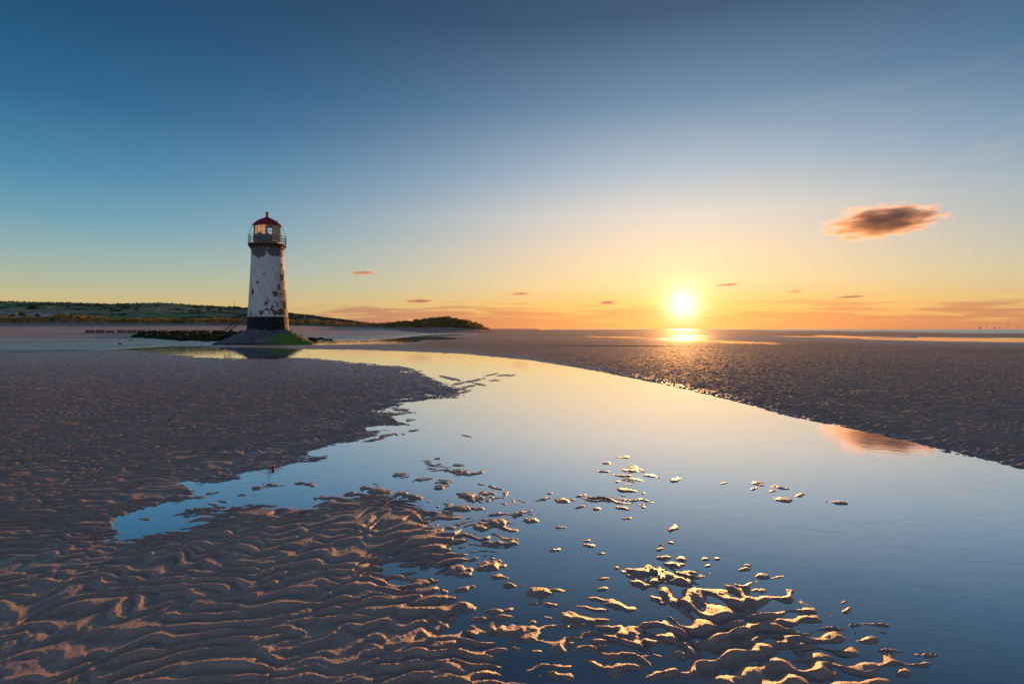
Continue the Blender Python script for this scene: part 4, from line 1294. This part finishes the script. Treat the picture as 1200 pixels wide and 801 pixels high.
# ------------------------------------------------------------------ walker on the far beach
M_COAT = simple('brown_coat', (0.16, 0.07, 0.05), 0.9)
M_TROU = simple('dark_trousers', (0.02, 0.02, 0.025), 0.9)
def skin_fig(name, verts, edges, radii, mat, parent=None, root=0):
    me = bpy.data.meshes.new(name); me.from_pydata(verts, edges, []); me.materials.append(mat)
    o = bpy.data.objects.new(name, me); COL.objects.link(o)
    if parent: o.parent = parent
    o.modifiers.new('skin', 'SKIN')
    for i, r_ in enumerate(radii):
        me.skin_vertices[0].data[i].radius = (r_, r_); me.skin_vertices[0].data[i].use_root = (i == root)
    s_ = o.modifiers.new('sub', 'SUBSURF'); s_.levels = 1; s_.render_levels = 1
    return o
PV = [(0, 0, .92), (0, 0, 1.15), (0, 0, 1.38), (0, 0, 1.5), (0, 0, 1.62), (0, 0, 1.70),
      (-.09, 0, .88), (-.10, .06, .48), (-.10, .0, .08), (-.10, -.12, .04), (.09, 0, .88), (.11, -.10, .48), (.11, -.02, .08), (.11, -.14, .04),
      (-.18, 0, 1.38), (-.24, .02, 1.12), (-.22, -.08, .88), (.18, 0, 1.38), (.24, .02, 1.12), (.24, -.06, .88)]
PE = [(0, 1), (1, 2), (2, 3), (3, 4), (4, 5), (0, 6), (6, 7), (7, 8), (8, 9), (0, 10), (10, 11), (11, 12), (12, 13), (2, 14), (14, 15), (15, 16), (2, 17), (17, 18), (18, 19)]
PR = [.14, .15, .15, .06, .10, .08, .09, .065, .045, .04, .09, .065, .045, .04, .06, .05, .035, .06, .05, .035]
q = on_ground(391.7, 389.0); Yp = 262.0
xp = (391.7 - 600) / FPX * Yp
per = skin_fig('person', PV, PE, PR, M_COAT)
per.location = (xp, Yp, gz(xp, Yp)); per.rotation_euler = (0, 0, 0.6)
tag(per, 'person in a brown coat walking on the far beach below the dunes', 'person')
legs = skin_fig('trousers', [PV[i] for i in (0, 6, 7, 8, 10, 11, 12)], [(0, 1), (1, 2), (2, 3), (0, 4), (4, 5), (5, 6)], [.15, .10, .078, .058, .10, .078, .058], M_TROU, per)

# ================================================================== offshore wind turbines
M_TURB = simple('turbine_paint', (0.42, 0.40, 0.40), 0.6)
def turbine_meshes():
    bm = bmesh.new(); add_bar(bm, (0, 0, -2), (0, 0, 85), 3.4, 2.2, 8); add_box(bm, (0, 2, 86), (4, 11, 4))
    a = bm_obj('turbine_tower', bm, M_TURB); ma = a.data; bpy.data.objects.remove(a)
    bm = bmesh.new()
    for k in range(3):
        an = k * 2.094 + 0.5
        dirv = Vector((math.sin(an), 0, math.cos(an)))
        add_bar(bm, Vector((0, -5, 0)), Vector((0, -5, 0)) + dirv * 48, 1.7, 0.5, 5)
    bmesh.ops.create_icosphere(bm, subdivisions=1, radius=2.4, matrix=Matrix.Translation((0, -5, 0)))
    a = bm_obj('rotor', bm, M_TURB); mb = a.data; bpy.data.objects.remove(a)
    return ma, mb
mt, mr = turbine_meshes()
TX = [(989.8, 4), (1006, 4), (1016, 4), (1022, 3.6), (1030, 3.6), (1036.5, 3.6), (1046, 3.6), (1052, 4), (1059, 4), (1062, 3.6), (1065, 3.6), (1070, 3.6), (1078, 4), (1081, 3.6), (1085, 3.6), (1092, 3.6), (1096.5, 4),
      (1111, 3.6), (1114, 3.6), (1116.6, 3.6), (1119, 3.6), (1130, 4.4), (1135, 3.4), (1151, 3.8), (1156, 6.8), (1171, 5.0), (1181, 7.4), (1192, 4.6), (1195, 4.6)]
for i, (tx, hp) in enumerate(TX):
    Yt = 133 * FPX / hp * (0.97 if hp > 5 else 1.0)
    e = empty('wind_turbine', ((tx - 600) / FPX * Yt, Yt, 0), 0.3)
    if hp > 7: lab = 'tallest wind turbine, near the right end of the row on the horizon'
    elif hp > 6: lab = 'second tallest wind turbine, just left of the tallest on the horizon'
    else: lab = 'small distant wind turbine in the row on the sea horizon'
    tag(e, lab, 'wind turbine', 'wind turbines along the sea horizon')
    a = bpy.data.objects.new('tower', mt); COL.objects.link(a); a.parent = e
    a = bpy.data.objects.new('rotor', mr); COL.objects.link(a); a.parent = e; a.location = (0, 0, 86); a.rotation_euler = (0, (i * 0.7) % 2.0, 0)
for i, (tx, hw) in enumerate([(1148, 38), (1165.5, 30)]):
    Yt = 15000
    e = empty('offshore_platform', ((tx - 600) / FPX * Yt, Yt, 0), 0.2)
    tag(e, ('wider offshore platform on legs left of the second tallest turbine', 'narrower offshore platform on legs between the two tallest turbines')[i], 'platform')
    bm = bmesh.new(); add_box(bm, (0, 0, 42 - 6 * i), (hw, 30, 15)); add_box(bm, (hw * .2, 0, 54 - 6 * i), (hw * .3, 20, 8)); bm_obj('deck', bm, M_TURB, e)
    for sx_ in (-1, 1):
        for sy_ in (-1, 1):
            bm = bmesh.new(); add_bar(bm, (sx_ * hw * .4, sy_ * 10, -3), (sx_ * hw * .35, sy_ * 9, 30 - 6 * i), 3, None, 6); bm_obj('leg', bm, M_DARK, e)

# ================================================================== clouds
def cloud_mat(name, dens, scale, thr, stretch, nwt=0.8, col=(0.96, 0.82, 0.72), aniso=0.35, absorb=(0.45, 0.34, 0.36)):
    m, t = new_mat(name)
    oc = t.n('ShaderNodeTexCoord').outputs['Object']
    ln = t.n('ShaderNodeVectorMath', operation='LENGTH'); t.put(ln.inputs[0], oc)
    nn = t.noise(t.mapping(oc, scale=stretch), scale, 6, 0.62, 0.5)
    n2 = t.noise(t.mapping(oc, scale=(stretch[0] * .5, stretch[1] * .5, stretch[2] * .4)), scale * 0.6, 3, 0.5)
    shape = t.m('SUBTRACT', 1.0, ln.outputs[1])
    v = t.m('ADD', t.m('MULTIPLY', shape, 1.0), t.m('SUBTRACT', t.m('ADD', t.m('MULTIPLY', nn, nwt), t.m('MULTIPLY', n2, .6)), thr))
    dn_ = t.mapr(v, 0.0, 0.35, 0.0, dens, True)
    dn_ = t.m('MULTIPLY', dn_, t.mapr(shape, 0.0, 0.12, 0.0, 1.0, True))
    pv = t.n('ShaderNodeVolumePrincipled')
    pv.inputs['Color'].default_value = (*col, 1); pv.inputs['Anisotropy'].default_value = aniso
    t.put(pv.inputs['Density'], dn_)
    o_ = t.n('ShaderNodeOutputMaterial'); t.put(o_.inputs['Volume'], pv.outputs[0])
    return m


def cloud(px_, py_, w_, h_, D, lab, dens=0.02, scale=2.2, thr=1.05, stretch=(1.0, 1.0, 1.6), tilt=0.0, name='cloud', depth=None, aniso=.35, nwt=0.8):
    c = at_depth(px_, py_, D)
    k = D / FPX
    bm = bmesh.new(); bmesh.ops.create_icosphere(bm, subdivisions=3, radius=1.03)
    o = bm_obj(name, bm, cloud_mat(name + '_vapour', dens, scale, thr, stretch, nwt, aniso=aniso))
    o.location = c
    o.rotation_euler = (0, -tilt, 0)
    o.scale = (w_ * k / 2, (depth or w_ * 0.5) * k / 2, h_ * k / 2)
    tag(o, lab, 'cloud')
    return o


cloud(1036, 259, 160, 47, 3000, 'large brown cloud with glowing orange rim high on the right', 0.026, 3.0, 1.48, (1.0, 1.0, 1.4), math.radians(4), nwt=1.9, aniso=0.5)
cloud(427, 319.5, 46, 7, 5000, 'small thin brown cloud nearest above the right of the lighthouse', 0.02, 1.6, .92, (1, 1, .6))
cloud(493, 352.5, 58, 6.5, 5000, 'thin brown cloud streak low above the dark headland', 0.02, 1.6, .92, (1, 1, .6))
cloud(610, 344, 38, 6, 5000, 'small flat brown cloud in the middle of the sky', 0.02, 1.6, .90, (1, 1, .6))
cloud(932, 341, 26, 7, 5000, 'short brown cloud low right of the sun', 0.02, 1.6, .92, (1, 1, .6))
cloud(996, 347.5, 56, 4, 5000, 'long thin brown cloud low above the wind turbines', 0.02, 1.6, .92, (1, 1, .6), math.radians(2))
cloud(853, 333.5, 48, 4.5, 5000, 'pale glowing wisp of cloud just upper right of the sun', 0.018, 1.6, .95, (1, 1, .6), math.radians(3))
cloud(712, 354.5, 46, 9, 5000, 'ragged orange cloud scraps left of the sun', 0.030, 3.4, 1.08, (1, 1, .5))

# shell and pebble specks on the near sand
M_SHELL = simple('pale_shell', (0.62, 0.58, 0.52), 0.4)
shell = rock_mesh(5, M_SHELL, 2, 'shell_fragment', 0.2)
k = 0
while k < 110:
    px_ = rr.uniform(20, 900); py_ = rr.uniform(640, 798)
    p0 = on_ground(px_, py_)
    z = gz(p0.x, p0.y)
    if z < -0.02: continue
    s = rr.uniform(0.0022, 0.0058)
    put_rock(p0.x, p0.y, z + s * .25, s, 'tiny pale shell fragment on the rippled sand in the foreground', 'shell fragments scattered on the near sand', 'shell_fragment', shell, 'shell', (s * 1.4, s, s * .45))
    k += 1
